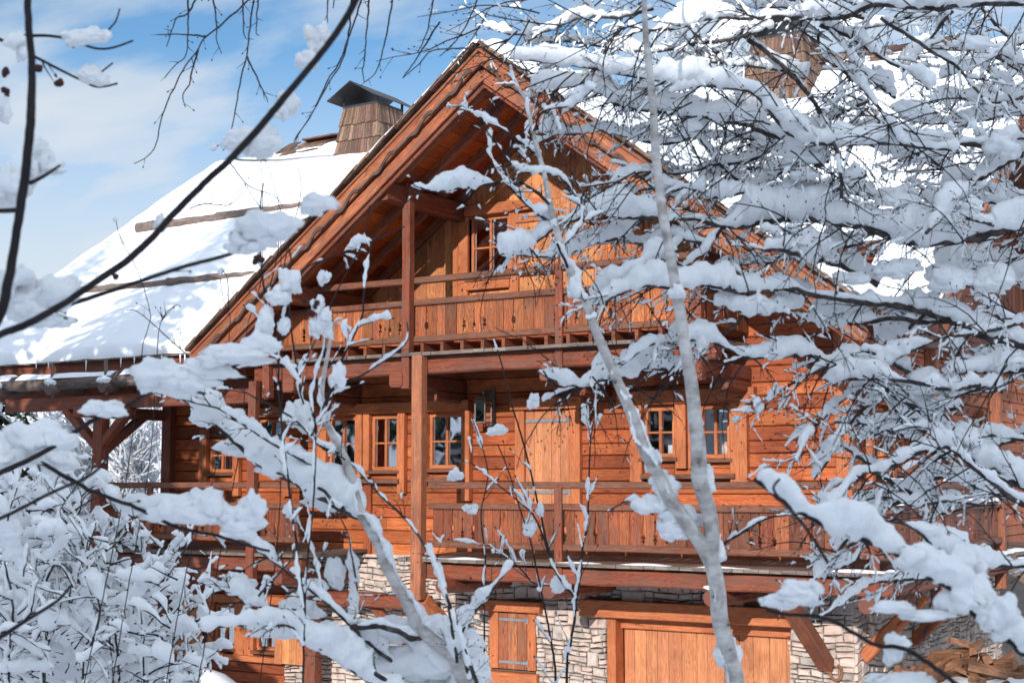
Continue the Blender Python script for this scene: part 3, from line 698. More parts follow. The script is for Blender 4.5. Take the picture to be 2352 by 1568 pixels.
# braces at the right hand corner
b = MB(); b.beam((-6.15, -1.35, 2.72), (-6.15, -.04, 1.86), .17, .20, up=(1, 0, 0), c=.02, n=4, j=.004); b.build('balcony_brace', W_RAKE, CH)
b = MB(); b.beam((-5.76, .25, 1.95), (-5.0, .25, 2.72), .16, .2, up=(0, 1, 0), c=.02, n=3, j=.004); b.build('balcony_brace', W_TRIM, CH)
b = MB(); b.beam((-5.76, 2.4, 1.95), (-5.0, 2.4, 2.72), .16, .2, up=(0, 1, 0), c=.02, n=3, j=.004); b.build('balcony_brace', W_TRIM, CH)

# ------------------------------------------------------------------ right hand side of the house
Ts = lambda p: Vector((-5.8-p[1], p[0], p[2]))
SW = [(.75, 1.35, 4.25, 5.1), (1.65, 2.25, 4.25, 5.1), (3.6, 4.3, 3.3, 5.1), (6.6, 7.4, 4.25, 5.1)]
b = MB(Ts); planks_h(b, .1, 11.5, 3.02, 6.0, SW); b.build('side_timber_wall', W_WALL, CH)
for i, a in enumerate(SW): window(*a, T=Ts)
for (a, c, d, e) in SW:
    casing([(a-.14, a-.01, -.09, 0, d-.15, e+.02), (c+.01, c+.14, -.09, 0, d-.15, e+.02), (a-.2, c+.2, -.12, 0, e+.03, e+.18)], 'casing', W_TRIM, Ts)
b = MB(Ts); x = .1
while x < 11.5:
    w = rnd.uniform(.15, .24); zt = min(EZ+MS*(x-EY), RZ-MS*max(0, x-RY))-.25; b.poly([(x, 6.0), (x+w-.006, 6.0), (x+w-.006, zt), (x, zt)], -.03+rnd.uniform(-.003, .003), .03); x += w
b.build('side_gable_wall', W_PANEL, CH)
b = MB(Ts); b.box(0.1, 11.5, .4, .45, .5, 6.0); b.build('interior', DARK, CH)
b = MB(Ts); stones(b, 0, 7.5, .9, 2.99, [], y=0); ss = b.build('side_stone_wall', STONE, CH)
b = MB(Ts); b.box(0, 11, .045, .3, .5, 2.97); b.build('stone_joint', MORTAR, ss)
railing_T = lambda p: Vector((-4.93-p[1], p[0], p[2]))
for (a, c) in ((-1.35, .55), (.75, 3.9)):
    hr, mrl = railing(a, c, LZ, 0, [], ph=.47, topz=.98, panelz=.16, T=railing_T, sp_off=1)
    for par, z in ((hr, LZ+.985), (mrl, LZ+.16+.47+.075)):
        sheet('rail_snow', (-4.87, a, z), (0, c-a, 0), (-.12, 0, 0), 40, 5, .05, (0, 0, 1), SNOW, par, a, edge=.06, edgev=.05, rough=.02, big=.02)
for y in (.65, 4.0):
    b = MB(); b.box(-5.01, -4.85, y-.08, y+.08, 2.6, 5.95, c=.02, n=8, j=.006); b.build('side_post', W_RAKE, CH)
b = MB(); b.beam((-4.93, -1.3, 2.93), (-4.93, 8, 2.93), .18, .2, c=.02, n=10, j=.005); b.build('fascia_beam', W_BEAM, CH)
b = MB(); y = 0.02
while y < 8: b.beam((-5.8, y+.08, 3.09), (-4.78, y+.08, 3.07), .16, .045); y += .17
sf = b.build('balcony_floor', W_GREY, CH)
sheet('floor_snow', (-5.0, -1.4, 3.095), (.2, 0, 0), (0, 9, 0), 4, 90, .05, (0, 0, 1), SNOW, sf, 4, edge=.06, edgev=.1)
b = MB(); b.beam((-4.93, -1.7, 5.88), (-4.93, 9, 5.88), .18, .2, c=.02, n=10, j=.005); b.build('side_plate_beam', W_BEAM, CH)
b = MB(); y = -1.1
while y < 11.8:
    zz = min(EZ+MS*(y-EY), RZ-MS*max(0, y-RY))-.22; b.box(-5.8, -4.32, y, y+.17, zz-.03, zz); y += .18
b.build('side_soffit', W_SOFFIT, CH)
b = MB(); b.beam(mr(-4.26, EY-.05, -.14), mr(-4.26, RY, -.14), .05, .26, up=(0, 0, 1), c=.008, n=12, j=.003); b.build('side_barge_board', W_RAKE, CH)
# outer stairs: treads, two stringers, slim handrail
sb = MB()
for sy in (4.1, 5.1): sb.beam((-4.9, sy, 3.0), (-1.4, sy, .5), .07, .26, c=.01, n=6, j=.003)
stg = sb.build('stair_stringer', W_GREY, CH)
for k in range(11):
    t = (k+.6)/12.5; x, z = -4.9+3.5*t, 3.05-2.5*t
    b = MB(); b.box(x-.15, x+.15, 4.14, 5.06, z-.025, z+.025, c=.006); tr = b.build('stair_tread', W_GREY, CH)
    sheet('tread_snow', (x-.14, 4.16, z+.026), (.28, 0, 0), (0, .88, 0), 6, 12, .05, (0, 0, 1), SNOW, tr, k, edge=.05)
b = MB(); b.tube([(-4.9, 4.1, 4.05), (-1.4, 4.1, 1.55)], .03, 8)
for k in range(5): t = k/4; b.tube([(-4.9+3.5*t, 4.1, 3.05-2.5*t), (-4.9+3.5*t, 4.1, 4.05-2.5*t)], .025, 6)
b.build('stair_handrail', W_GREY, CH)

# bottom left window shutters, open
casing([(-16.62, -14.9, -.12, 0, 2.2, 2.33), (-16.55, -16.44, -.07, 0, 1.35, 2.2), (-15.96, -15.55, -.09, 0, 1.35, 2.198), (-15.05, -14.98, -.07, 0, 1.35, 2.197), (-16.6, -14.9, -.16, 0, 1.30, 1.39)], 'casing', W_TRIM)
shutter(-15.03, -14.42, 1.32, 2.05, -.14, W_PLANK, 4, False); shutter(-17.2, -16.62, 1.32, 2.15, -.1, W_PLANK, 4, False)

# ------------------------------------------------------------------ small things at the house
LN = thing('wall_lantern', (-11.1, -.22, 5.05), 'copper wall lantern with clear glass sides under the upper balcony, left of the closed door', 'lantern')
b = MB(); cx, cy, z0, z1 = -11.1, -.26, 4.98, 5.27; h = .085
for sx in (-1, 1):
    for sy in (-1, 1): b.box(cx+sx*h-.009, cx+sx*h+.009, cy+sy*h-.009, cy+sy*h+.009, z0, z1)
b.box(cx-h-.015, cx+h+.015, cy-h-.015, cy+h+.015, z0-.02, z0); b.box(cx-h-.015, cx+h+.015, cy-h-.015, cy+h+.015, z1, z1+.012)
fr_ = b.build('lantern_frame', COPPER, LN)
b = MB(); vs = [(cx+sx*q, cy+sy*q, z) for q, z in ((h+.01, z1+.012), (.07, z1+.07), (.035, z1+.10)) for sx, sy in ((-1, -1), (1, -1), (1, 1), (-1, 1))]
b.add(vs, [[k*4+i, k*4+(i+1) % 4, k*4+4+(i+1) % 4, k*4+4+i] for k in range(2) for i in range(4)]+[[8, 9, 10, 11]]); b.tube([(cx, cy, z1+.1), (cx, cy, z1+.15)], .02, 8); b.build('lantern_roof', COPPER, LN)
b = MB(); b.box(cx-h, cx+h, cy-h-.002, cy-h+.002, z0, z1); b.box(cx+h-.002, cx+h+.002, cy-h, cy+h, z0, z1); b.build('lantern_glass', GLASS, LN)
b = MB(); b.box(cx-.02, cx+.02, cy, -.02, z1+.13, z1+.17); b.box(cx-.05, cx+.05, -.04, -.001, z0-.1, z1+.2); b.build('lantern_bracket', COPPER, LN)
BULB = noisy('bulb_glass', [(.7, .7, .68), (.85, .85, .82)], 3, .3, 0)
b = MB(); b.blob((cx, cy, z0+.17), (.032, .032, .05), 1, 0); b.tube([(cx, cy, z0), (cx, cy, z0+.12)], .018, 8); b.build('bulb', BULB, LN, True)
b = MB(); pts = []
for k in range(15):
    a = R(-70)+R(320)*k/14; pts.append(Vector((-6.02+.075*math.sin(a+math.pi-R(90)), -.07, 1.78+.095*math.cos(a+math.pi-R(90)))))
b.tube(pts, .02, 6); tag(b.build('horseshoe', noisy('rusty_iron', [(.14, .05, .025), (.3, .13, .07)], 20, .8)), 'rusty horseshoe hanging on the pale stone wall below the diagonal brace', 'horseshoe')
SHADE = noisy('lamp_shade_fabric', [(.6, .45, .35), (.75, .6, .48)], 10, .8)
TL = thing('table_lamp', (-7.6, .35, 4.42), 'table lamp with round pink shade behind the rightmost pane, right of the balcony door', 'lamp')
b = MB(); b.blob((-7.60, .35, 4.55), (.13, .12, .11), 2, 0, 16, 10); b.build('lamp_shade', SHADE, TL, True)
b = MB(); b.tube([(-7.6, .35, 4.30), (-7.6, .35, 4.48)], .025, 8); b.build('lamp_base', METAL, TL)
b = MB(); b.box(-8.40, -8.25, .2, .215, 4.46, 4.62); b.box(-8.36, -8.29, .215, .25, 4.46, 4.5); tag(b.build('picture_card', CLOTH), 'small white card standing inside the window just right of the balcony door', 'card')
# firewood heap
for k in range(90):
    a = rnd.uniform(0, math.tau); x = -4.75+rnd.gauss(0, .6); y = 1.2+rnd.gauss(0, .4); dd = math.hypot((x+4.75)/.95, (y-1.2)/.85)
    if dd > 1.5: continue
    z = 1.52+max(0, .60*(1-dd))*rnd.uniform(.4, 1); l = rnd.uniform(.2, .27); r = rnd.uniform(.05, .085)
    q = Vector((math.cos(a), math.sin(a), rnd.uniform(-.5, .5))).normalized()
    up = Vector((rnd.uniform(-1, 1), rnd.uniform(-1, 1), 1)).normalized(); sd = q.cross(up).normalized(); u2 = sd.cross(q)
    m_ = MB(); P = [(0, -.9), (.95, .35), (.5, .75), (0, .85), (-.5, .75), (-.95, .35)]; c = Vector((x, y, z)); vs = []
    for e_ in (-1, 1):
        for (p1, p2) in P: vs.append(q*(l*e_)+(sd*p1+u2*p2)*r*rnd.uniform(.95, 1.05))
    fs = [[i, (i+1) % 6, 6+(i+1) % 6, 6+i] for i in range(6)]+[[5, 4, 3, 2, 1, 0], [6, 7, 8, 9, 10, 11]]
    uo = rnd.random()*9; uvs = [[(uo, i*.05), (uo, i*.05+.05), (uo+.4, i*.05+.05), (uo+.4, i*.05)] for i in range(6)]+[[(p1*.05, p2*.1+uo) for p1, p2 in P]]*2
    m_.add(vs, fs, uvs); o = m_.build('firewood_log', W_LOG); o.location = c
    tag(o, 'split log of pale firewood in the loose heap beside the stone corner', 'firewood', 'split logs in the firewood heap')

# ------------------------------------------------------------------ ground
SUNV = Vector((-.22, 1, -.325)).normalized()       # direction the sunlight travels
def ground_z(x, y):
    z = 0.75
    # the camera's bank, and an unseen hillside added behind to shade the near trees
    d = -(x*.0+(y+6.5))             # metres in front of y=-6.5
    if d > 0: z += 2.1*min(1, d/9)**1.4
    s_ = (-(y)*.977+(x+9)*.215)-19   # distance towards the sun behind the camera
    if s_ > 0 and x > 2.5: z += 3.6*min(1, s_/14)*min(1, (x-2.5)/3)  # unseen hump added to keep the right-hand boughs in shade
    if s_ > 0: z += min(s_*.60, 9.2)+ (0 if s_ < 30 else (s_-30)*.04)
    z += .9*math.exp(-(((x+4.3)/2.2)**2+((y-1.4)/2.2)**2))
    z += .66*math.exp(-(((x+14.75)/.75)**2+((y+2.2)/.8)**2))+.3*math.exp(-(((x+13.7)/1.0)**2+((y+2.4)/.8)**2))+.2*math.exp(-(((x+16)/1.0)**2+((y+2.3)/.8)**2))
    if y > 14: z += min((y-14)*.07, 5)
    z += .25*noise.noise(Vector((x*.3, y*.3, 0)))+.06*noise.noise(Vector((x*1.3, y*1.3, 4)))
    return z
gx = [-500, -330, -220, -150, -110, -85, -70, -60, -52, -45, -40, -35, -31]+[-28+.35*k for k in range(110)]+[11, 13, 16, 20, 26, 34, 45, 60, 85, 120, 180, 300, 500]
gy = [-400, -250, -160, -110, -85, -70, -62, -56, -50, -45, -40, -36, -32, -29, -27, -25]+[-23+.35*k for k in range(84)]+[7, 9, 12, 14, 17, 21, 26, 32, 40, 50, 65, 85, 110, 160, 260, 500, 900]
vs = [(x, y, ground_z(x, y)) for y in gy for x in gx]; W = len(gx)
b = MB(); b.add(vs, [[j*W+i, j*W+i+1, (j+1)*W+i+1, (j+1)*W+i] for j in range(len(gy)-1) for i in range(W-1)])
tag(b.build('ground', SNOW, None, True), 'deep snow covering the ground', None, None, 'structure')
# distant mountain
b = MB(); vs = []; nx, ny = 60, 26; c = D(150, 560, 1900)
for j in range(ny+1):
    for i in range(nx+1):
        x = (i/nx-.5)*2600; y = (j/ny-.5)*900; p = Vector((x*.002, y*.003, 2))
        e = max(0, 1-abs(j/ny-.5)*2); h = 330*e*(.75+.55*noise.noise(Vector((x*.0022, 1, 0))))+120*noise.noise(p*2)*e+45*noise.noise(p*7)*e+18*noise.noise(p*17)*e
        vs.append(Vector((c.x, c.y, -60))+RT*x+Vector((-sp, cp, 0))*y+Vector((0, 0, h)))
b.add(vs, [[j*(nx+1)+i, j*(nx+1)+i+1, (j+1)*(nx+1)+i+1, (j+1)*(nx+1)+i] for j in range(ny) for i in range(nx)])
tag(b.build('mountains', SNOW, None, True), 'far snow covered mountain ridge', None, None, 'structure')
# ------------------------------------------------------------------ trees
def pts_(s): return [tuple(float(v) for v in p.split(',')) for p in s.split()]
def curve(P, R_, step):
    # Catmull-Rom through 3D points with radii, resampled
    out = []; rr = []; n = len(P)
    for i in range(n-1):
        p0, p1, p2, p3 = P[max(i-1, 0)], P[i], P[i+1], P[min(i+2, n-1)]
        m = max(1, int((p2-p1).length/step))
        for k in range(m):
            t = k/m; t2, t3 = t*t, t*t*t
            out.append(.5*((2*p1)+(p2-p0)*t+(2*p0-5*p1+4*p2-p3)*t2+(3*p1-p0-3*p2+p3)*t3)); rr.append(R_[i]*(1-t)+R_[i+1]*t)
    out.append(P[-1]); rr.append(R_[-1]); return out, rr
ZZ = Vector((0, 0, 1)); WIND = (-RT*.55-AX*.25)
def snowband(mb, P, rr, H, cover=1., seed=0., m=8, wide=.46, fmin=.10):
    if len(P) < 3: return
    runs = []; cur = []; s = 0
    for k, p in enumerate(P):
        if k: s += (p-P[k-1]).length
        q = s/(H*3.1); f = .62+1.25*noise.noise(Vector((q, seed, 0)))+.45*noise.noise(Vector((q*2.9, seed, 7)))-(1-cover)*1.1
        if k == 0 or k == len(P)-1: f *= .3
        if f > fmin: cur.append((k, min(f, 1.25)))
        else:
            if len(cur) > 2: runs.append(cur)
            cur = []
    if len(cur) > 2: runs.append(cur)
    for run in runs:
        vs = []; L_ = len(run); cd = [0]
        for a_, b_ in zip(run, run[1:]): cd.append(cd[-1]+(P[b_[0]]-P[a_[0]]).length)
        for idx, (k, f) in enumerate(run):
            t = (P[min(k+1, len(P)-1)]-P[max(k-1, 0)]).normalized(); e = min(1, (cd[idx]+H*.03)/(H*.42), (cd[-1]-cd[idx]+H*.03)/(H*.42))
            e = math.sqrt(1-(1-e)**2); U = ZZ-t*t.z; st_ = U.length
            U = (ZZ+WIND*(.9-st_*.85)); U = U-t*U.dot(t); U.normalize(); S = t.cross(U)
            h = H*f*e*(.42+.58*st_); w = max(h*wide, rr[k]*1.25*e)+h*.06; c = P[k]+U*(h*.48+rr[k]*.45)
            for i in range(m):
                a = 2*math.pi*i/m; d = S*(math.cos(a)*w)+U*(math.sin(a)*h*.56)
                g = 1+.55*noise.noise((c+d)*(1.5/H)+Vector((seed, 0, 0)))+.26*noise.noise((c+d)*(3.6/H))+.10*noise.noise((c+d)*(9/H))
                vs.append(c+d*g+t*(noise.noise((c+d)*(3/H))*H*.12))
        n = L_; fs = []
        for k in range(n-1):
            for i in range(m): fs.append([k*m+i, k*m+(i+1) % m, (k+1)*m+(i+1) % m, (k+1)*m+i])
        fs += [list(range(m))[::-1], [(n-1)*m+i for i in range(m)]]
        mb.add(vs, fs)
def perp(t, flat=.4):
    v = RT*rnd.gauss(0, 1)+UP*rnd.gauss(0, 1)+AX*rnd.gauss(0, flat); v -= t*v.dot(t)
    return v.normalized() if v.length > 1e-4 else UP
def sprouts(tw, sn, P, rr, n, L_, r, H, cover, lev=1, droop=.0, ang=(25, 65), up=.0, depth=5., t0=.05, sub=(3, 6), kink=.16):
    for _ in range(n):
        i = int(len(P)*rnd.uniform(t0, .99)); i = min(max(i, 1), len(P)-2); p = P[i].copy(); t = (P[i+1]-P[i-1]).normalized()
        a = R(rnd.uniform(*ang)); d = t*math.cos(a)+perp(t)*math.sin(a)+ZZ*(up-droop*.5); d.normalize()
        l = L_*rnd.uniform(.45, 1.25); q = [p]; k_ = 6
        for k in range(k_):
            d = (d+perp(d, .5)*kink*rnd.random()+ZZ*(-droop*.16+up*.05)).normalized(); q.append(q[-1]+d*(l/k_))
        r0 = min(r, rr[i]*.8); rad = [r0*(1-.72*k/k_) for k in range(k_+1)]
        tw.tube(q, rad, 4 if lev > 0 else 3, cap=False)
        if lev == 0 and rnd.random() < .7:   # buds
            e = q[-1]; tw.tube([e, e+(q[-1]-q[-2]).normalized()*r*2, e+(q[-1]-q[-2]).normalized()*r*5], [r*.6, r*1.5, r*.3], 4)
        if H and rnd.random() < cover+.15:
            c_, cr_ = curve(q, rad, max(H*.2, .004)); snowband(sn, c_, cr_, H*rnd.uniform(.5, 1.2), cover, rnd.random()*99, 6)
        if lev > 0:
            c_, cr_ = curve(q, rad, l/12); sprouts(tw, sn, c_, cr_, rnd.randint(*sub), L_*.42, r*.62, H*.62, cover*.8, lev-1, droop, ang, up, depth, .15, sub, kink)
NEAR = None
class Tree:
    def __init__(s, name, loc, label, cat, bark=None, snow=True):
        s.o = thing(name, loc, label, cat); s.bark = bark or BARK_D; s.n = 0
    def limb(s, path, d, r, H=0, cover=1., tw=0, tl=90, tr=2., th=None, droop=0., up=0., bark=None, name='limb', lev=1, ang=(25, 65), jag=.35, sides=8, sub=(3, 6), tcover=.6):
        xy = pts_(path) if isinstance(path, str) else path; n = len(xy); d0, d1 = d; r0, r1 = r; s.n += 1
        lens = [0]
        for a, b_ in zip(xy, xy[1:]): lens.append(lens[-1]+math.dist(a, b_))
        P = []; RR = []
        for (x, y), l in zip(xy, lens):
            u = l/lens[-1]; dd = d0+(d1-d0)*u+.05*d0*.3*math.sin(s.n*2.1+u*5); P.append(D(x, y, dd)); RR.append((r0+(r1-r0)*u)*dd/FP)
        sc_ = d0/FP; step = max(5*sc_, .004)
        C_, CR = curve(P, RR, step)
        fq = (30 if sides < 10 else 7)/d0*5
        C_ = [p+Vector((noise.noise(p*fq+Vector((s.n, 0, 0))), noise.noise(p*fq+Vector((0, s.n, 0))), noise.noise(p*fq+Vector((0, 0, s.n)))))*(r_*jag*1.6) for p, r_ in zip(C_, CR)]
        CR = [r_*(1+.14*noise.noise(p*(5/d0*5))) for p, r_ in zip(C_, CR)]
        m_ = MB(); m_.tube(C_, CR, sides); lo_ = m_.build(name, bark or s.bark, s.o, True)
        sm = MB(); tm = MB()
        if H:
            hh = H*sc_; c2, r2 = curve(P, RR, max(hh*.11, .005)); snowband(sm, c2, r2, hh, cover, s.n*3.7, 14)
        if tw: sprouts(tm, sm, C_, CR, tw, tl*sc_, tr*sc_, (th if th is not None else H*.45)*sc_, tcover, lev, droop, ang, up, d0, .03, sub)
        if tm.v: t_ = tm.build('twigs', BARK_D, lo_, False); t_['kind'] = 'stuff'
        if sm.v: sm.build('branch_snow', TSNOW, lo_, True)['kind'] = 'stuff'
        return lo_, C_, CR
    def clumps(s, items, d, par=None):
        # heavy snow pads at traced places: x, y, half width, half height
        for (x, y, a, b_) in items:
            q0 = 1.28 if s is NEAR else .9; a *= q0; b_ *= q0
            m_ = MB(); k = d/FP
            for lobe in range(5):
                if lobe == 0: x_, y_, aa, bb = x, y, a*.78, b_*.78
                else: x_, y_, q_ = x+rnd.uniform(-.62, .62)*a, y+rnd.uniform(-.35, .5)*b_, rnd.uniform(.40, .62); aa, bb = a*q_, b_*q_*1.15
                c = D(x_, y_, d+rnd.uniform(-.02, .02)); vs = []; nu, nv = 18, 12; sd = rnd.random()*50; fs = []; tl = rnd.uniform(-.5, .5)
                for j in range(nv+1):
                    ph = math.pi*j/nv
                    for i in range(nu):
                        q = 2*math.pi*i/nu; e = Vector((math.sin(ph)*math.cos(q), math.sin(ph)*math.sin(q), math.cos(ph)))
                        g = 1+.6*noise.noise(e*1.3+Vector((sd, 0, 0)))+.24*noise.noise(e*3+Vector((sd, 0, 0)))+.07*noise.noise(e*8+Vector((sd, 0, 0)))
                        zz = e.z*(1 if e.z > 0 else .7)+e.x*tl*.6
                        vs.append(c+(RT*(e.x*aa)+UP*(zz*bb)+AX*(e.y*min(aa, bb)*.8))*(k*g))
                for j in range(nv):
                    for i in range(nu): fs.append([j*nu+i, (j+1)*nu+i, (j+1)*nu+(i+1) % nu, j*nu+(i+1) % nu])
                m_.add(vs, fs)
            m_.build('snow_clump', TSNOW, par or s.o, True)['kind'] = 'stuff'
def gnd(x, y, d):
    p = D(x, y, d); return (p.x, p.y, ground_z(p.x, p.y)-.1)

# birch in the lower middle, leaning left, heavy with snow
A = Tree('birch_tree', gnd(1150, 1700, 4.6), 'snow loaded birch leaning left in front of the chalet base, lowest centre of the view', 'tree', BARK_M)
d = (4.6, 4.3)
A.limb('1160,2250 1140,1750 1090,1600 1040,1505 965,1432 934,1379 909,1334 888,1292 871,1250 846,1208 829,1180 822,1152 808,1096 794,1061 776,1026 750,970 738,900 752,820 765,740', d, (34, 3), 26, .62, 6, 80, 2, 12, bark=BIRCH, name='trunk', sides=12, sub=(2, 4))
A.limb('829,1186 790,1172 717,1131 668,1103 636,1089 594,1064 540,1015 480,960 430,925 395,895', (4.45, 4.2), (9, 3), 62, 1.1, 8, 70, 2, 14, bark=BARK_M)
A.limb('636,1085 690,1105 740,1125 780,1170', (4.3, 4.3), (3, 4), 22, .7, 2, 50)
A.limb('829,1180 790,1120 740,1075 700,1060 620,1015 560,975 505,940 450,925 385,905', (4.4, 4.2), (4, 2), 26, .85, 8, 70, 1.8, 14)
A.limb('780,1040 730,1020 690,975 640,940 590,915 545,890', (4.4, 4.2), (3, 1.6), 28, .75, 8, 60, 1.6, 14)
A.limb('795,1062 770,1000 700,930 690,860 720,790 745,710', (4.4, 4.4), (3, 1.2), 22, .7, 8, 60, 1.6, 16)
A.limb('1100,1500 1020,1470 948,1463 885,1439 822,1439 773,1453 724,1449 690,1440', (4.5, 4.3), (9, 6), 34, .8, 3, 60, bark=BARK_M)
A.limb('1010,1610 900,1568 839,1530 773,1477 724,1439 682,1404 612,1397 549,1372 500,1350 455,1335', (4.4, 4.2), (6, 2), 38, .95, 12, 80, 2, 16)
A.limb('960,1640 840,1560 760,1502 720,1480 668,1440 636,1435 549,1435 480,1442 460,1445', (4.3, 4.1), (6, 2), 48, 1.1, 8, 70, 2, 14)
A.limb('1060,1600 962,1565 892,1512 839,1470 787,1418 745,1379 686,1334 612,1278 560,1245 505,1240', (4.5, 4.3), (6, 2), 38, .95, 12, 90, 2, 18)
A.limb('1105,1600 1063,1474 1028,1376 1000,1299 965,1236 927,1187 885,1148 857,1120 800,1060 740,1030', (4.3, 4.3), (5, 1.6), 20, .55, 8, 80, 1.6, 18)
A.limb('1080,1560 1063,1474 1067,1439 1109,1383 1151,1327 1180,1290', (4.3, 4.4), (5, 1.6), 34, .95, 5, 60, 1.6, 14)
A.limb('1050,1520 1035,1420 1015,1340 995,1290 985,1250', (4.3, 4.4), (4, 1.6), 36, .9, 5, 60, 1.6, 14)
A.limb('745,1379 735,1330 720,1270 690,1210 650,1180', (4.4, 4.4), (3, 1.2), 24, .9, 5, 50, 1.6, 16)
A.limb('815,1420 820,1350 808,1280 800,1230 778,1180', (4.4, 4.4), (3, 1.4), 34, .95, 3, 40, 1.6, 16)
A.limb('560,1420 600,1360 655,1300 700,1240 715,1180', (4.3, 4.3), (3, 1.2), 26, .7, 6, 60, 1.6, 18)
A.clumps([(1040, 1500, 85, 80), (1085, 1550, 60, 70), (975, 1455, 75, 55), (905, 1450, 70, 42), (930, 1520, 110, 50), (830, 1480, 60, 40), (1000, 1590, 120, 50), (720, 1350, 40, 26), (770, 1310, 30, 50), (560, 1340, 45, 24), (700, 1400, 60, 32), (640, 1450, 80, 26), (745, 1150, 70, 30), (560, 1030, 70, 34), (650, 1070, 80, 34), (690, 960, 34, 50), (470, 950, 40, 40)], 4.45)

# two-stemmed white birch right of the middle
B = Tree('birch_tree', gnd(1700, 1800, 4.2), 'two stemmed white barked birch standing before the garage door, slender stems rising out of view', 'tree', BARK_D)
B.limb('1712,2250 1700,1800 1686,1568 1672,1491 1658,1439 1651,1404 1647,1351 1640,1306 1623,1271 1598,1229 1563,1180 1539,1148 1518,1103 1495,1060 1479,1025 1448,944 1413,864 1385,801 1364,745 1343,689 1322,647 1290,570 1266,480 1252,410 1234,340 1220,288 1210,235 1185,193 1172,150', (4.2, 4.2), (30, 3), 16, .5, 4, 60, 2, 10, bark=BIRCH, name='trunk', sides=14, jag=.15)
B.limb('1628,1280 1634,1210 1618,1140 1605,1089 1602,1019 1595,934 1588,881 1577,812 1563,724 1553,664 1542,601 1535,550 1521,480 1511,393 1504,323 1500,253 1493,183 1486,113 1483,78 1478,-60 1470,-300', (4.2, 4.2), (20, 3), 0, .4, 0, bark=BIRCH, name='trunk', sides=12, jag=.15)
B.limb('1345,690 1310,625 1280,560', (4.15, 4.15), (4, 3), 40, .9, 0)
B.clumps([(1572, 1200, 62, 50), (1500, 1160, 50, 34), (1668, 1500, 36, 50), (1640, 1260, 26, 40), (1530, 1120, 36, 44), (1500, 1060, 22, 34), (1555, 672, 22, 26), (1320, 660, 22, 30), (1622, 1100, 20, 44)], 4.17)
B.limb('1640,1260 1700,1225 1760,1190 1830,1180', (4.2, 4.15), (4, 2), 18, .6, 6, 60)
B.limb('1500,1180 1450,1150 1420,1160 1395,1175', (4.2, 4.2), (3, 1.5), 24, .9, 3, 40)
B.limb('1290,570 1340,500 1300,420 1260,400 1190,390 1140,330 1110,290', (4.2, 4.2), (3, 1.4), 24, .8, 12, 70, 1.6, 18)
B.limb('1275,520 1220,480 1180,440 1150,400 1120,345', (4.2, 4.2), (3, 1.4), 26, .9, 8, 60, 1.6, 18)
B.limb('1262,470 1230,440 1180,415 1130,422 1060,432 1000,440 950,425', (4.2, 4.15), (4, 1.5), 36, 1.0, 10, 60, 1.8, 22)
B.limb('1273,525 1225,560 1180,575 1150,585', (4.2, 4.15), (3, 1.6), 34, 1.1, 3, 40, 1.6, 16)
B.limb('1240,360 1200,330 1160,300 1110,275 1080,255 1060,240', (4.2, 4.2), (3, 1.4), 24, .8, 10, 60, 1.6, 18)
B.limb('1225,300 1250,255 1320,240 1370,200', (4.2, 4.2), (3, 1.4), 24, .8, 8, 60, 1.6, 16)

# large tree on the right whose boughs reach in from outside the frame
Cc = Tree('birch_tree', gnd(2640, 1500, 4.9), 'big spreading birch at the right edge with long level boughs under thick snow', 'tree', BARK_M)
Cc.limb('2660,2300 2650,1500 2640,700 2620,0 2600,-700', (4.9, 4.9), (46, 26), 0, 1, 0, bark=BIRCH, name='trunk', sides=14, jag=.1)
FINE = []; dC = (4.9, 4.7); k_ = dict(tw=16, tl=110, tr=2., th=15, droop=.12, tcover=.8)
def cl(p, r=(10, 3), H=48, cov=1.0, d=dC, **kw):
    q = dict(k_); q.update(kw); q['tw'] = int(q['tw']*1.2)
    if isinstance(p, str) and len(p) > 60:
        xy = pts_(p); n_ = int(4+len(xy)*1.3)
        for _ in range(n_):
            i = rnd.randrange(1, len(xy)); x, y = xy[i]; x += rnd.uniform(-30, 30); l = rnd.uniform(90, 260); a = R(rnd.choice([rnd.uniform(-60, -20), rnd.uniform(185, 250), rnd.uniform(100, 170), rnd.uniform(200, 240)])); w_ = [(x, y)]
            for k in range(6): w_.append((w_[-1][0]+math.cos(a)*l/6, w_[-1][1]-math.sin(a)*l/6)); a += rnd.uniform(-.2, .2)+(-.10 if math.cos(a) > 0 else .10)
            if w_[-1][1] < -60: continue
            FINE.append((w_, d[0]+rnd.uniform(-.5, .3)))
    Cc.limb(p, d, r, H, cov, **q)
cl('2640,560 2352,525 2285,535 2200,555 2110,555 2050,545 1960,520 1870,505 1791,505 1714,519 1658,521 1605,505 1535,501 1483,501 1430,498 1378,491 1322,505 1273,522 1225,540 1175,555', (12, 2.5), 62, 1.15, tw=26)
cl('1483,501 1420,545 1360,560 1300,585 1240,590 1150,580', (4, 2), 44, 1.1, tw=8, tl=70)
cl('1605,505 1560,560 1500,600 1440,640 1400,660 1370,695', (4, 2), 40, 1., tw=10, tl=70)
cl('1658,521 1620,580 1560,620 1540,650', (4, 2), 34, .9, tw=6, tl=70)
cl('2645,900 2352,795 2250,767 2180,736 2110,711 2058,701 1988,694 1935,687 1862,676 1813,662 1725,669 1655,662 1613,654 1567,664 1483,657 1434,671 1378,700', (12, 2.5), 42, 1.05, tw=24)
cl('1862,676 1813,708 1764,718 1708,718 1666,701 1638,701', (5, 2.5), 40, 1.15, tw=5, tl=60)
cl('1708,718 1690,745 1660,770 1610,800', (4, 2), 34, 1.0, tw=4, tl=60)
cl('2019,652 1953,620 1904,603 1855,592 1792,575 1757,575', (8, 4), 44, 1.0, tw=8)
cl('1855,592 1827,550 1792,522', (5, 3), 16, .6, tw=4)
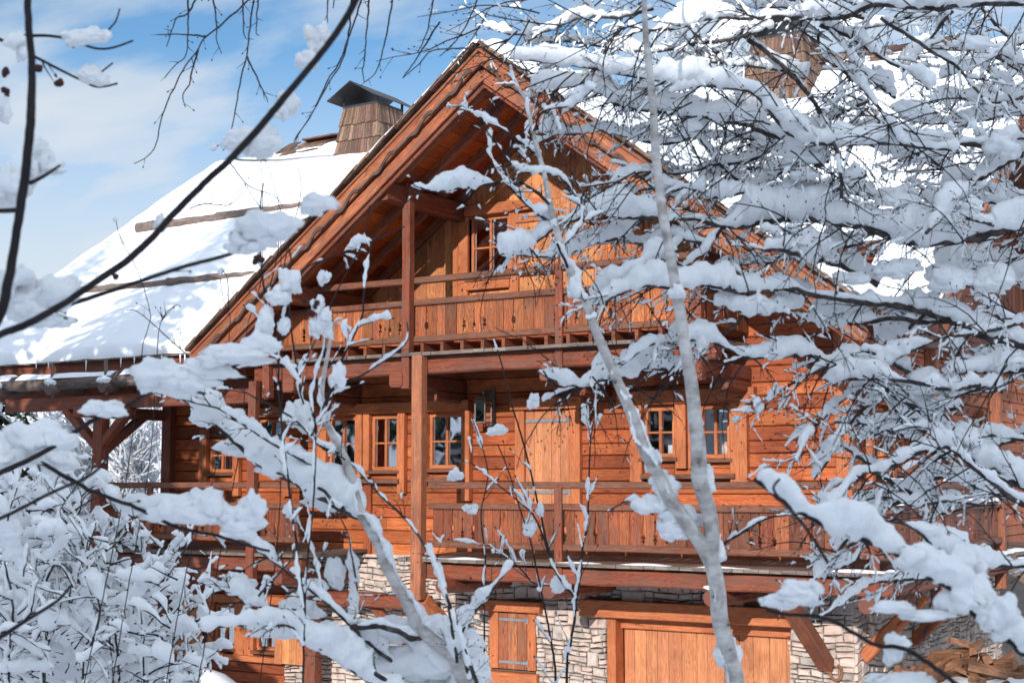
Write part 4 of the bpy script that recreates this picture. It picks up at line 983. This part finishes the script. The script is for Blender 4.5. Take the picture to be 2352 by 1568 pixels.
cl('2640,1200 2352,1120 2163,995 2110,942 2058,911 1988,862 1904,837 1855,816 1778,820 1718,820 1659,795 1603,781 1568,785', (9, 2.5), 44, 1.05, tw=22)
cl('1620,790 1577,839 1542,850 1483,846 1434,864 1388,864 1343,885 1290,881 1231,850', (4, 1.6), 42, 1.1, tw=14, tl=80)
cl('1600,800 1560,790 1500,790 1440,830 1390,870', (3, 1.5), 34, 1., tw=6, tl=70)
cl('2630,30 2352,10 2268,10 2163,17 2093,17 2005,12 1953,35 1883,44 1778,38 1725,44 1638,42 1568,63 1500,70 1440,60', (8, 3), 44, 1.1, tw=22)
cl('1718,91 1764,122 1813,168 1862,224 1897,287 1921,343 1932,402 1932,455', (6, 4), 20, .5, tw=8)
cl('2640,420 2300,340 2050,330 1890,330 1820,311 1792,287 1760,245 1722,210 1638,199 1568,191 1518,186 1413,169 1343,155 1255,144 1171,134', (7, 2), 52, 1.1, tw=22)
cl('1890,385 1834,346 1785,318 1740,299 1718,287 1638,273 1605,267 1500,256 1430,246 1378,214 1325,197 1266,200 1238,214', (7, 2), 50, 1.1, tw=18)
cl('1883,56 1953,87 2040,140 2093,168 2135,206', (6, 4), 30, .9, tw=8)
cl('1893,133 1953,175 2005,231 2040,280 2072,329 2128,340 2200,345', (5, 3), 34, .9, tw=10)
cl('2023,42 2093,87 2145,122 2198,154 2233,196 2271,241', (5, 3), 22, .7, tw=8)
cl('2352,353 2303,381 2250,413 2215,448 2180,483 2128,535', (6, 4), 40, 1., tw=8)
cl('2180,486 2233,504 2282,518', (4, 4), 20, .7, tw=3)
cl('2352,1160 2285,1113 2233,1071 2180,1029 2128,1033 2075,1057 2023,1082 1970,1092 1918,1159 1890,1180', (7, 2), 40, 1., d=(4.6, 4.4), tw=14)
cl('2640,1290 2352,1299 2268,1299 2198,1288 2142,1250 2100,1215 2060,1190', (7, 3), 48, 1.1, d=(4.4, 4.3), tw=10)
cl('2352,740 2233,767 2163,778 2093,806 2033,837 1990,860', (5, 2.5), 30, .9, tw=8)
cl('2300,900 2268,886 2198,911 2150,940', (5, 2.5), 34, 1.0, tw=6)
cl('2010,860 1988,876 1918,935 1862,995 1830,1060', (4, 2), 30, .9, tw=10)
cl('2058,905 1990,930 1935,1000 1900,1060 1870,1100', (4, 2), 30, .9, tw=10)
cl('1900,840 1840,870 1790,900 1740,950', (4, 1.6), 26, .8, tw=10)
cl('2352,1010 2280,1000 2200,1010 2120,980 2050,990', (4, 2), 34, .9, tw=10)
cl('2250,1160 2180,1150 2100,1160 2030,1140 1950,1160', (4, 2), 30, .9, tw=12)
cl('1990,1240 1960,1290 1900,1310 1860,1340', (4, 2), 26, .9, tw=8)
cl('2140,1330 2080,1330 2000,1340 1940,1380 1880,1420', (4, 2), 26, .9, tw=8)
# boughs reaching left across the gable and the roof
for s_ in ('1760,245 1680,260 1600,235 1520,225 1440,210 1360,190 1300,165', '1620,300 1540,330 1460,320 1380,300 1310,310 1240,300', '1800,330 1720,370 1640,380 1560,400 1480,395 1400,420 1330,430', '1900,450 1800,430 1720,440 1640,455 1560,450 1480,465',
           '1780,60 1680,90 1600,100 1500,120 1400,110 1300,95 1200,100', '1650,120 1560,150 1480,160 1400,150 1320,130', '1980,560 1880,580 1780,600 1700,610 1610,640', '1620,440 1540,430 1460,440 1400,470 1340,470', '1850,180 1780,160 1700,150 1620,140 1560,110',
           '1500,20 1420,40 1340,40 1260,70 1180,80 1110,60', '1620,560 1540,545 1470,560 1400,545 1330,555'):
    cl(s_, (4.5, 1.6), rnd.uniform(24, 36), .95, d=(4.9, 4.9), tw=16, tl=90, tr=1.6, th=13)
# crowded smaller boughs filling the right of the view
for i in range(68):
    if i < 44: x, y = rnd.uniform(1700, 2440), rnd.uniform(-20, 520)
    elif i < 60: x, y = rnd.uniform(2080, 2420), rnd.uniform(520, 1180)
    else: x, y = rnd.uniform(1500, 1800), rnd.uniform(-20, 180)
    a = R(rnd.choice([rnd.uniform(150, 200), rnd.uniform(190, 230), rnd.uniform(130, 160)])); l = rnd.uniform(160, 360); p = [(x+60, y+rnd.uniform(-20, 30))]
    for q in range(5): p.append((p[-1][0]+math.cos(a)*l/5, p[-1][1]-math.sin(a)*l/5)); a += rnd.uniform(-.28, .25)
    if p[-1][0] < 1500 : continue
    if any(1680 < a_ < 1900 and 60 < b_ < 235 for a_, b_ in p): continue
    if i > 44: cl(p, (7, 3), rnd.uniform(34, 50), 1.0, d=(rnd.uniform(4.6, 6.0),)*2, tw=6, tl=80, tr=1.7, th=16); continue
    cl(p, (4.5, 1.6), rnd.uniform(22, 42), .95, d=(rnd.uniform(4.8, 6.0),)*2, tw=11, tl=95, tr=1.7, th=13)
for i in range(70):
    x, y = rnd.choice([(rnd.uniform(1030, 1700), rnd.uniform(-30, 110)), (rnd.uniform(1600, 2380), rnd.uniform(-20, 480)), (rnd.uniform(1900, 2380), rnd.uniform(400, 1300))]); a = R(rnd.uniform(150, 260)); l = rnd.uniform(120, 300); w_ = [(x, y)]
    for k in range(6): w_.append((w_[-1][0]+math.cos(a)*l/6, w_[-1][1]-math.sin(a)*l/6)); a += rnd.uniform(-.22, .24)
    FINE.append((w_, rnd.uniform(4.2, 5.6)))
fm, fs_ = MB(), MB()
for w_, dd in FINE:
    P_ = [D(x, y, dd) for x, y in w_]; C_, CR = curve(P_, [2.1*dd/FP*(1-.11*k) for k in range(len(P_))], .03); fm.tube(C_, CR, 4, cap=False)
    sprouts(fm, fs_, C_, CR, 7, 48*dd/FP, 1.25*dd/FP, 11*dd/FP, .32, 0, .12, (20, 55), 0, dd, .1)
o = fm.build('twigs', BARK_D, Cc.o); o['kind'] = 'stuff'; o = fs_.build('branch_snow', TSNOW, Cc.o, True); o['kind'] = 'stuff'
Cc.clumps([(2310, 330, 60, 50), (2050, 620, 60, 30), (2200, 470, 60, 40), (1960, 640, 50, 24), (2130, 880, 70, 40), (2290, 640, 60, 50), (2180, 640, 70, 40), (2060, 460, 60, 30), (1850, 400, 40, 20), (2090, 250, 50, 30), (2240, 100, 60, 24), (2210, 1000, 60, 40), (1830, 350, 60, 30)], 4.8)
# bough passing above the frame with its hanging twigs
hb = 'hanging_shoot'
Cc.limb('2600,-420 2100,-260 1500,-150 900,-90 500,-60 300,-90', (4.8, 4.4), (14, 4), 40, 1, 0)
for s_ in ['590,-20 539,31 497,66 472,84 451,119 427,150 406,189 388,227 371,273 362,315 353,343 332,364 308,376',
 '460,-30 434,28 406,42 395,70 383,108', '430,-60 432,52 427,126 402,150 378,180', '590,-60 574,63 567,126 553,182 539,259 525,325 511,346', '567,130 595,189 616,235', '485,-40 497,56 497,91 509,124',
 '556,-20 560,70 567,91', '597,-30 588,66 595,82', '455,115 441,164 434,196 420,217 425,246', '472,84 413,79 360,80', '850,-60 784,133 752,186 717,262 682,312 675,329',
 '810,-40 795,113 749,201 714,265 683,312 680,327', '850,-20 837,134 833,162 837,190', '910,-40 872,145 837,190', '760,-40 752,10 752,55', '772,-40 765,20', '1010,50 960,130 925,180',
 '1170,90 1100,110 1000,115 960,150 925,180', '1000,-40 985,60 960,120', '1120,-60 1080,40 1050,90 1010,130']:
    Cc.limb(s_, (4.3, 4.3), (2.6, 1.1), 0, 1, 5, 26, 1.3, 0, name=hb, lev=0, sides=5, jag=.6)

# young saplings standing nearer the house, thin stems with little caps of snow
S = Tree('birch_sapling', gnd(1300, 1800, 6.2), 'thin dark sapling stems with scattered snow caps in front of the closed shutters', 'sapling')
ks = dict(tw=9, tl=80, tr=1.5, th=17, lev=0, tcover=.75, ang=(20, 50), up=.25)
for s_, r_ in (('1295,2200 1301,1568 1308,1491 1322,1383 1294,1341 1266,1285 1238,1166 1203,1019 1175,927 1150,829 1133,776', (4.5, 1.5)), ('1322,1383 1332,1327 1339,1257 1350,1187 1353,1089 1357,1004 1371,934 1378,885', (3, 1.3)),
 ('1276,1900 1276,1568 1266,1474 1252,1397 1238,1334 1217,1236 1196,1173 1168,1082 1143,1019', (3.4, 1.3)), ('1266,1285 1230,1190 1190,1150 1140,1110 1080,1060', (2.4, 1.2)), ('1115,1900 1112,1400 1115,1280 1105,1180 1120,1080 1085,960', (2.6, 1.2)), ('1294,1341 1230,1340 1190,1300 1120,1250', (2.2, 1.1))):
    S.limb(s_, (6.2, 6.2), r_, 20, .35, **ks)
S.clumps([(1146, 988, 28, 16), (1286, 1340, 26, 30), (1216, 1212, 18, 28), (1240, 1170, 12, 24), (1225, 920, 16, 22), (1050, 1090, 22, 20), (1080, 1170, 20, 16)], 6.15)
# thin seed-bearing shoots before the left roof
G = Tree('birch_sapling', gnd(360, 1500, 5.4), 'sparse dry shoots with small seed heads seen against the snowy left roof', 'sapling')
for s_ in ('120,1900 230,1400 290,1100 325,820 329,788 345,736 343,708 325,645 304,596 280,554 266,505', '200,1900 300,1320 345,1050 360,820 371,736 405,700 415,706', '434,820 350,743 315,715 290,712', '371,736 385,715', '330,1900 420,1350 500,1050 527,767 525,715 515,694 506,640', '525,715 522,640 510,620',
 '400,1900 500,1300 555,1000 566,768 600,640 603,470 600,380 597,350', '560,1800 640,1200 645,560 640,470 630,430 615,380 603,365', '665,700 655,600 690,450 685,385', '530,375 570,425 630,450 650,475', '435,480 470,468 525,470 560,440', '610,700 640,560 612,500 560,420'):
    G.limb(s_, (5.4, 5.4), (1.5, .9), 0, 1, 6, 30, 1.1, 0, lev=0, sides=5, jag=.6)
G.clumps([(264, 505, 6, 8), (508, 625, 10, 12), (366, 740, 5, 5), (492, 338, 10, 12)], 5.4)

# near, soft branches at the left edge
Dd = Tree('rowan_tree', gnd(-260, 1500, 2.3), 'very near dark branches crossing the left edge, out of focus, with hanging snow pads', 'tree')
NEAR = Dd
Dd.limb('-260,2600 -240,1500 -200,1000 -120,860 -10,742 20,640 40,520 58,400 70,280 73,150 66,60 60,-80', (2.3, 2.1), (20, 8), 0, 1, 0, name='trunk', jag=.08)
kd = dict(tw=2, tl=60, tr=2.5, th=0, lev=0, jag=.08)
Dd.limb('-120,860 -10,775 60,745 150,695 230,640 290,600 350,545 400,490 470,420 530,365 590,300 640,240 690,180 740,120 790,50 822,-10 850,-70', (2.3, 2.2), (9, 8), 0, 1, **kd)
Dd.limb('60,748 126,711 210,683 315,648 420,613 525,585 595,557 682,512 735,491 770,470', (2.4, 2.5), (6, 3), 0, 1, **kd)
Dd.limb('530,362 560,368 640,368 700,362 775,356', (2.4, 2.4), (3, 1.5), 0, 1, 0, jag=.1)
Dd.limb('30,84 98,82 147,88 189,102 224,112 259,110 305,94', (2.8, 2.8), (4, 2.5), 0, 1, **kd); Dd.limb('234,88 252,66 266,49 275,21', (2.8, 2.8), (2.4, 2), 0, 1, 0, jag=.1)
Dd.limb('-40,70 0,91 63,122 133,158 182,182 224,200 270,192', (2.8, 2.8), (4, 2.5), 0, 1, **kd); Dd.limb('224,175 240,160 259,145', (2.8, 2.8), (2.4, 2), 0, 1, 0, jag=.1)
Dd.limb('70,420 100,405 138,380', (2.3, 2.3), (5, 3), 0, 1, 0, jag=.1); Dd.limb('-60,480 0,484 48,482', (2.3, 2.3), (5, 6), 0, 1, 0, jag=.1)
Dd.limb('-260,1250 -100,1130 0,1085 63,1057 133,1019 210,967 297,928 332,907 385,890 430,896 472,904', (2.9, 3.0), (8, 3), 0, 1, **kd)
Dd.limb('385,893 465,862 540,840 620,805', (3.0, 3.1), (4, 2), 0, 1, 0, jag=.1)
Dd.limb('-60,1110 0,1085 84,1061 140,1089 210,1127 297,1159 413,1211 500,1230 560,1250 620,1265', (3.1, 3.2), (6, 3), 0, 1, tw=5, tl=60, tr=2, th=12, lev=0)
Dd.limb('-120,1520 0,1462 50,1430 130,1380 162,1345', (2.6, 2.6), (7, 3), 0, 1, 0, jag=.1)
Dd.limb('-60,1200 0,1190 120,1130 200,1095 240,1060 248,1030', (2.5, 2.5), (5, 3), 0, 1, 0, jag=.1)
Dd.clumps([(190, 90, 44, 18), (232, 84, 22, 14), (205, 172, 26, 20), (228, 186, 20, 12), (34, 96, 26, 18), (52, 120, 14, 22)], 2.75)
Dd.clumps([(95, 370, 20, 44), (120, 388, 24, 16), (20, 440, 40, 46), (46, 416, 26, 30), (80, 690, 66, 50), (40, 650, 40, 34), (105, 740, 50, 16), (725, 95, 26, 34), (705, 140, 20, 24), (660, 235, 24, 34), (640, 255, 18, 20), (580, 320, 46, 30), (605, 345, 30, 24), (545, 330, 28, 22), (603, 525, 62, 38), (570, 560, 40, 26), (735, 465, 40, 22), (718, 480, 26, 18), (368, 512, 14, 18), (8, 250, 14, 26)], 2.35)
Dd.clumps([(395, 870, 60, 40), (440, 880, 56, 30), (480, 850, 60, 24), (350, 870, 26, 34), (540, 815, 70, 22), (590, 790, 40, 26), (240, 940, 44, 20), (50, 1025, 70, 44), (110, 1000, 50, 30), (0, 1030, 60, 40)], 3.0)
Dd.clumps([(340, 1160, 52, 26), (420, 1180, 70, 36), (470, 1165, 50, 40), (540, 1190, 56, 34), (575, 1170, 30, 36), (125, 1065, 40, 30), (10, 1230, 40, 34), (30, 1270, 20, 24)], 3.15)
BERRY = noisy('withered_berries', [(.03, .01, .008), (.08, .02, .015)], 20, .6)
m_ = MB()
for (x, y) in ((86, 158), (92, 157), (134, 188), (139, 192), (590, 590), (600, 596), (582, 600), (15, 165), (12, 170), (18, 215), (12, 210), (30, 655), (25, 702), (265, 640), (700, 690), (725, 700), (715, 720)):
    for _ in range(3): m_.blob(D(x+rnd.uniform(-5, 5), y+rnd.uniform(-5, 5), 2.7), (.005, .005, .006), rnd.random(), .2, 8, 5)
o = m_.build('berries', BERRY, Dd.o, True); o['kind'] = 'stuff'
S2 = Tree('rowan_sapling', gnd(700, 1800, 4.0), 'slim rowan shoot with withered leaves and snow tufts crossing the left barge board', 'sapling')
for s_ in ('690,2000 700,1400 720,1150 725,1000 720,900 745,800 760,700 830,560 850,470', '700,1400 650,1000 640,840 660,700 700,620 760,590 850,555 930,520', '640,840 615,720 600,600 598,480 605,420', '735,960 775,850 830,730 835,680 855,560 890,540', '690,900 675,800 665,720 668,600 660,560', '715,1000 770,900 850,850 930,790 935,740'):
    S2.limb(s_, (4.0, 4.1), (3, 1.4), 26, .42, tw=9, tl=70, tr=1.5, th=22, lev=0, tcover=.8, up=.1)
S2.clumps([(640, 680, 44, 30), (670, 650, 30, 36), (610, 745, 26, 50), (650, 750, 18, 30), (740, 740, 26, 46), (730, 700, 20, 26), (590, 790, 40, 26), (560, 820, 60, 24), (775, 860, 24, 44), (745, 640, 14, 24)], 4.0)

# near soft bough at the lower right
E_ = Tree('birch_tree', gnd(2700, 1900, 3.0), 'near out of focus birch bough sweeping across the lower right corner under smooth snow', 'tree')
E_.limb('2900,2600 2760,1900 2500,1600 2352,1498 2303,1456 2233,1404 2184,1351 2110,1306 2040,1260 1953,1229 1883,1201 1813,1159 1732,1099', (2.7, 2.6), (14, 5), 60, 1.2, 4, 90, 2.5, 12)
E_.limb('2300,1456 2260,1400 2230,1330 2200,1290', (2.7, 2.7), (6, 4), 50, 1., 0)
E_.limb('1900,1290 1850,1210 1780,1130 1790,1100', (2.4, 2.4), (4, 3), 0, 1, 0)
E_.limb('2500,1700 2300,1640 2100,1500 2010,1480 1900,1420 1810,1410 1760,1400', (2.6, 2.6), (7, 4), 0, 1, 0)
E_.clumps([(1830, 1370, 70, 36), (1800, 1385, 56, 24), (1860, 1350, 36, 24), (2050, 1395, 60, 18), (2140, 1415, 70, 18), (2065, 1480, 32, 30), (2050, 1500, 24, 40), (2200, 1380, 70, 50), (2120, 1280, 60, 40), (2290, 1420, 60, 60), (2080, 1560, 100, 24), (2230, 1590, 120, 30)], 2.6)

# bushy shrub at the lower left
H_ = Tree('shrub', gnd(200, 1568, 6.8), 'dense bare shrub buried in snow at the lower left, in front of the porch', 'shrub', BARK_M)
stems = [('120,2250 101,1568 105,1474 91,1404 105,1334 130,1278 140,1200 120,1130 90,1090', 8), ('105,1480 122,1446 157,1390 196,1334 210,1299 260,1240 300,1190', 6), ('330,2200 275,1568 268,1480 258,1404 266,1369 300,1350 350,1300 380,1240', 4.5), ('340,2200 330,1568 325,1439 322,1369 340,1300 400,1290 440,1240', 4),
 ('220,2200 270,1820 248,1439 231,1334 190,1246 147,1194 100,1150', 4), ('30,2200 20,1568 30,1400 10,1280 20,1180 40,1120', 5), ('400,2200 390,1568 392,1480 440,1400 480,1370 500,1330', 4), ('60,2200 60,1568 70,1440 40,1350 0,1290', 4), ('200,2200 190,1568 210,1480 230,1400 200,1300 220,1200', 4), ('480,2200 470,1640 440,1540 430,1460 460,1420 480,1400', 3.5), ('-40,2200 -20,1568 -10,1300 -30,1200 0,1120', 5)]
for s_, r_ in stems:
    H_.limb(s_, (6.8+rnd.uniform(-.4, .4),)*2, (r_, 1.8), 24, .7, 26, 120, 2.2, 27, up=.10, lev=1, ang=(30, 85), sub=(3, 6), tcover=.9)
tw = MB(); sn = MB()
for i in range(240):
    x, y = rnd.uniform(-30, 500), rnd.uniform(1120, 1590)
    if y < 1130+max(0, x-150)*.75: continue
    a = rnd.uniform(0, math.pi); l = rnd.uniform(50, 120); dd = rnd.uniform(6.2, 7.4); p = [D(x, y, dd)]
    for q in range(5): a += rnd.uniform(-.3, .3); p.append(p[-1]+(RT*math.cos(a)*l/5+UP*abs(math.sin(a))*l/6)*(dd/FP))
    rad = [2.2*dd/FP*(1-.12*k) for k in range(6)]; tw.tube(p, rad, 4, cap=False)
    c_, cr_ = curve(p, rad, .012); snowband(sn, c_, cr_, rnd.uniform(18, 40)*dd/FP, .95, rnd.random()*99, 8, .5)
o = tw.build('twigs', BARK_D, H_.o); o['kind'] = 'stuff'; o = sn.build('branch_snow', TSNOW, H_.o, True); o['kind'] = 'stuff'

# ------------------------------------------------------------------ spruces and the far wood
def spruce(x, y, h, rad, label, n=900, group=None, snow=True, low=.08):
    z = ground_z(x, y)-.2; t = thing('spruce_tree', (x, y, z), label, 'tree', group)
    b = MB(); b.tube([(x, y, z), (x, y, z+h*.5), (x, y, z+h*.98)], [h*.014, h*.009, .02], 8); b.build('trunk', BARK_M, t, True)
    nb = MB(); sb_ = MB()
    for i in range(n):
        u = low+(1-low)*(i/n)**.85; zz = z+h*u; a = i*2.39996; L_ = rad*(1-u)**.8*rnd.uniform(.75, 1.1)+.12
        d = Vector((math.cos(a), math.sin(a), 0)); s_ = Vector((-d.y, d.x, 0)); base = Vector((x, y, zz)); q = []
        for k in range(5):
            v = k/4; q.append(base+d*(L_*v)+ZZ*(-L_*.42*v*v+L_*.10*v))
        for k in range(4):
            w0, w1 = L_*.17*(1.1-k/4.4), L_*.17*(1.1-(k+1)/4.4); dz = ZZ*L_*.10
            for sg in (-1, 1):
                for f in (0., .5):
                    p = q[k].lerp(q[k+1], f); e = p+s_*sg*w0*rnd.uniform(.7, 1.3)+d*w0*.5-dz*rnd.uniform(.2, 1.5)
                    nb.add([p, q[k].lerp(q[k+1], f+.42), e], [[0, 1, 2]])
        nb.tube(q, [L_*.035, L_*.03, L_*.025, L_*.02, L_*.01], 3, cap=False)
        if snow and rnd.random() < .6:
            rr_ = [.01]*5; c_, cr_ = curve(q[1:], rr_[1:], L_*.14); snowband(sb_, c_, cr_, max(.10, L_*.13), .85, rnd.random()*50, 5, .9)
    nb.build('crown', NEEDLE, t)
    if sb_.v: sb_.build('crown_snow', SNOW, t, True)['kind'] = 'stuff'
    return t
p = D(-60, 900, 36); spruce(p.x, p.y, 9.6-ground_z(p.x, p.y)+1.2, 2.4, 'snowy spruce at the left edge behind the roof eave', 420, low=.4)
p = D(60, 1000, 34); spruce(p.x, p.y, 5.2-ground_z(p.x, p.y)+1.0, 1.9, 'small green spruce under heavy snow below the log gutter', 300, low=.5)
spruce(-15.6, -11.5, 13.2, 3.6, 'tall spruce in front of the left part of the house', 420)
spruce(-18.6, -12.5, 12.6, 3.8, 'second spruce in front of the left part of the house', 380)
spruce(-21.6, -10.5, 9.6, 3.0, 'lower spruce in front of the left part of the house', 300)
def dup(o, par=None, loc=None):
    c = o.copy(); col.objects.link(c)
    if par: c.parent = par
    if loc: c.location = loc
    for ch in list(o.children): dup(ch, c)
    return c
lab = 'unseen dark spruce behind the viewpoint, added for the window reflections'  # out of view, added so the panes reflect dark trees
pr = spruce(-34, -26, 17, 3.4, lab, 420, 'unseen spruces added for the window reflections', snow=True)
for (x, y) in [(-30, -31), (-38, -33), (-42, -27), (-46, -35), (-25, -35), (-34, -38), (-50, -30), (-29, -24), (-40, -42), (-20, -38), (-55, -38), (-47, -22), (-38, -20), (-52, -20)]:
    dup(pr, None, (x, y, ground_z(x, y)-.2))
# snowy bare wood on the slope seen through the porch
FW = noisy('frosted_twigs', [(.16, .14, .13), (.62, .64, .68), (.80, .82, .86)], 3, .9, 0)
wd = MB()
for i in range(150):
    x, y, dd = rnd.uniform(90, 400), rnd.uniform(1090, 1180), rnd.uniform(34, 60); b0 = D(x, 1150, dd); b0.z = ground_z(b0.x, b0.y)-.1; h = rnd.uniform(3.5, 8)
    q = [b0+Vector((noise.noise(Vector((i, k, 0)))*.5, 0, h*k/5)) for k in range(6)]; wd.tube(q, [.06*(1-.15*k) for k in range(6)], 3, cap=False)
    for _ in range(46):
        u = rnd.uniform(.1, 1); c = b0+ZZ*(h*u); a = rnd.uniform(0, math.tau); l = rnd.uniform(.5, 1.7)*(1.2-u*.6); v = Vector((math.cos(a), math.sin(a), rnd.uniform(.2, 1.1))).normalized()
        wd.tube([c, c+v*l*.5+ZZ*.04, c+v*l+ZZ*rnd.uniform(-.1, .15)], [.032, .022, .012], 3, cap=False)
tag(wd.build('winter_wood', FW), 'frosted bare wood on the slope beyond the porch', None, None, 'stuff')
CLX, CLY, CLOUD, SUNW, SKYS, SUNE, EXPO = 11.2, 9.5, 4.2, 3.4, .15, 4.0, .34
# ------------------------------------------------------------------ light and sky
w = bpy.data.worlds.new('World'); sc.world = w; w.use_nodes = True; nt = w.node_tree
bg = nt.nodes['Background']; sky = N(nt, 'ShaderNodeTexSky'); sky.sky_type = 'NISHITA'; sky.sun_disc = False
TO = -SUNV; el = math.asin(TO.z); sky.sun_elevation = el; sky.sun_rotation = math.atan2(TO.x, TO.y); sky.altitude = 1200; sky.air_density = .9; sky.dust_density = .6; sky.ozone_density = 1.8
tc = N(nt, 'ShaderNodeTexCoord'); sx = N(nt, 'ShaderNodeSeparateXYZ'); L(nt, tc.outputs['Generated'], sx.inputs[0])
ad = N(nt, 'ShaderNodeMath', operation='ADD'); ad.inputs[1].default_value = .22; L(nt, sx.outputs['Z'], ad.inputs[0])
dv = N(nt, 'ShaderNodeVectorMath', operation='DIVIDE'); L(nt, tc.outputs['Generated'], dv.inputs[0])
cb = N(nt, 'ShaderNodeCombineXYZ'); [L(nt, ad.outputs[0], cb.inputs[i]) for i in range(3)]; L(nt, cb.outputs[0], dv.inputs[1])
mp = N(nt, 'ShaderNodeMapping'); mp.inputs['Location'].default_value = (CLX, CLY, 0); mp.inputs['Rotation'].default_value = (0, 0, -PS); mp.inputs['Scale'].default_value = (1.0, 1.9, .0); L(nt, dv.outputs[0], mp.inputs[0])
n1 = N(nt, 'ShaderNodeTexNoise', Scale=1.9, Detail=8., Roughness=.5, Distortion=.1); L(nt, mp.outputs[0], n1.inputs[0])
rp = ramp(nt, [(.43, (.03, .03, .03)), (.56, (.7, .7, .7)), (.72, (.95, .95, .95))]); L(nt, n1.outputs[0], rp.inputs[0])
lo = N(nt, 'ShaderNodeMapRange'); lo.inputs[1].default_value = .30; lo.inputs[2].default_value = .12; L(nt, sx.outputs['Z'], lo.inputs[0])
mxx = N(nt, 'ShaderNodeMath', operation='MAXIMUM'); L(nt, rp.outputs[0], mxx.inputs[0]); L(nt, lo.outputs[0], mxx.inputs[1])
cm = N(nt, 'ShaderNodeMix', data_type='RGBA'); L(nt, mxx.outputs[0], cm.inputs[0]); sk = N(nt, 'ShaderNodeVectorMath', operation='MULTIPLY'); L(nt, sky.outputs[0], sk.inputs[0]); sk.inputs[1].default_value = (.55, .78, .84); L(nt, sk.outputs[0], cm.inputs[6]); 
dt = N(nt, 'ShaderNodeVectorMath', operation='DOT_PRODUCT'); L(nt, tc.outputs['Generated'], dt.inputs[0]); dt.inputs[1].default_value = TO
mr_ = N(nt, 'ShaderNodeMapRange'); mr_.inputs[1].default_value = -.5; mr_.inputs[2].default_value = 1.; mr_.inputs[3].default_value = CLOUD; mr_.inputs[4].default_value = CLOUD*SUNW; L(nt, dt.outputs['Value'], mr_.inputs[0])
sv = N(nt, 'ShaderNodeVectorMath', operation='SCALE'); sv.inputs[0].default_value = (.915, .99, 1.07); L(nt, mr_.outputs[0], sv.inputs['Scale']); L(nt, sv.outputs[0], cm.inputs[7])
L(nt, cm.outputs[2], bg.inputs[0]); bg.inputs[1].default_value = SKYS
sl = bpy.data.lights.new('sun', 'SUN'); sl.energy = SUNE; sl.angle = R(.5); sl.color = (1, .965, .92)
so = bpy.data.objects.new('sun', sl); col.objects.link(so); so.rotation_euler = SUNV.to_track_quat('-Z', 'Y').to_euler(); so.location = (0, -40, 40)
sc.render.engine = 'CYCLES'; sc.cycles.samples = 160; sc.cycles.use_denoising = True; sc.cycles.max_bounces = 6; sc.cycles.transparent_max_bounces = 12; sc.cycles.caustics_reflective = False
sc.view_settings.view_transform = 'Standard'; sc.view_settings.look = 'None'; sc.view_settings.exposure = EXPO; sc.view_settings.gamma = 1
sc.render.resolution_x = 1024; sc.render.resolution_y = 682
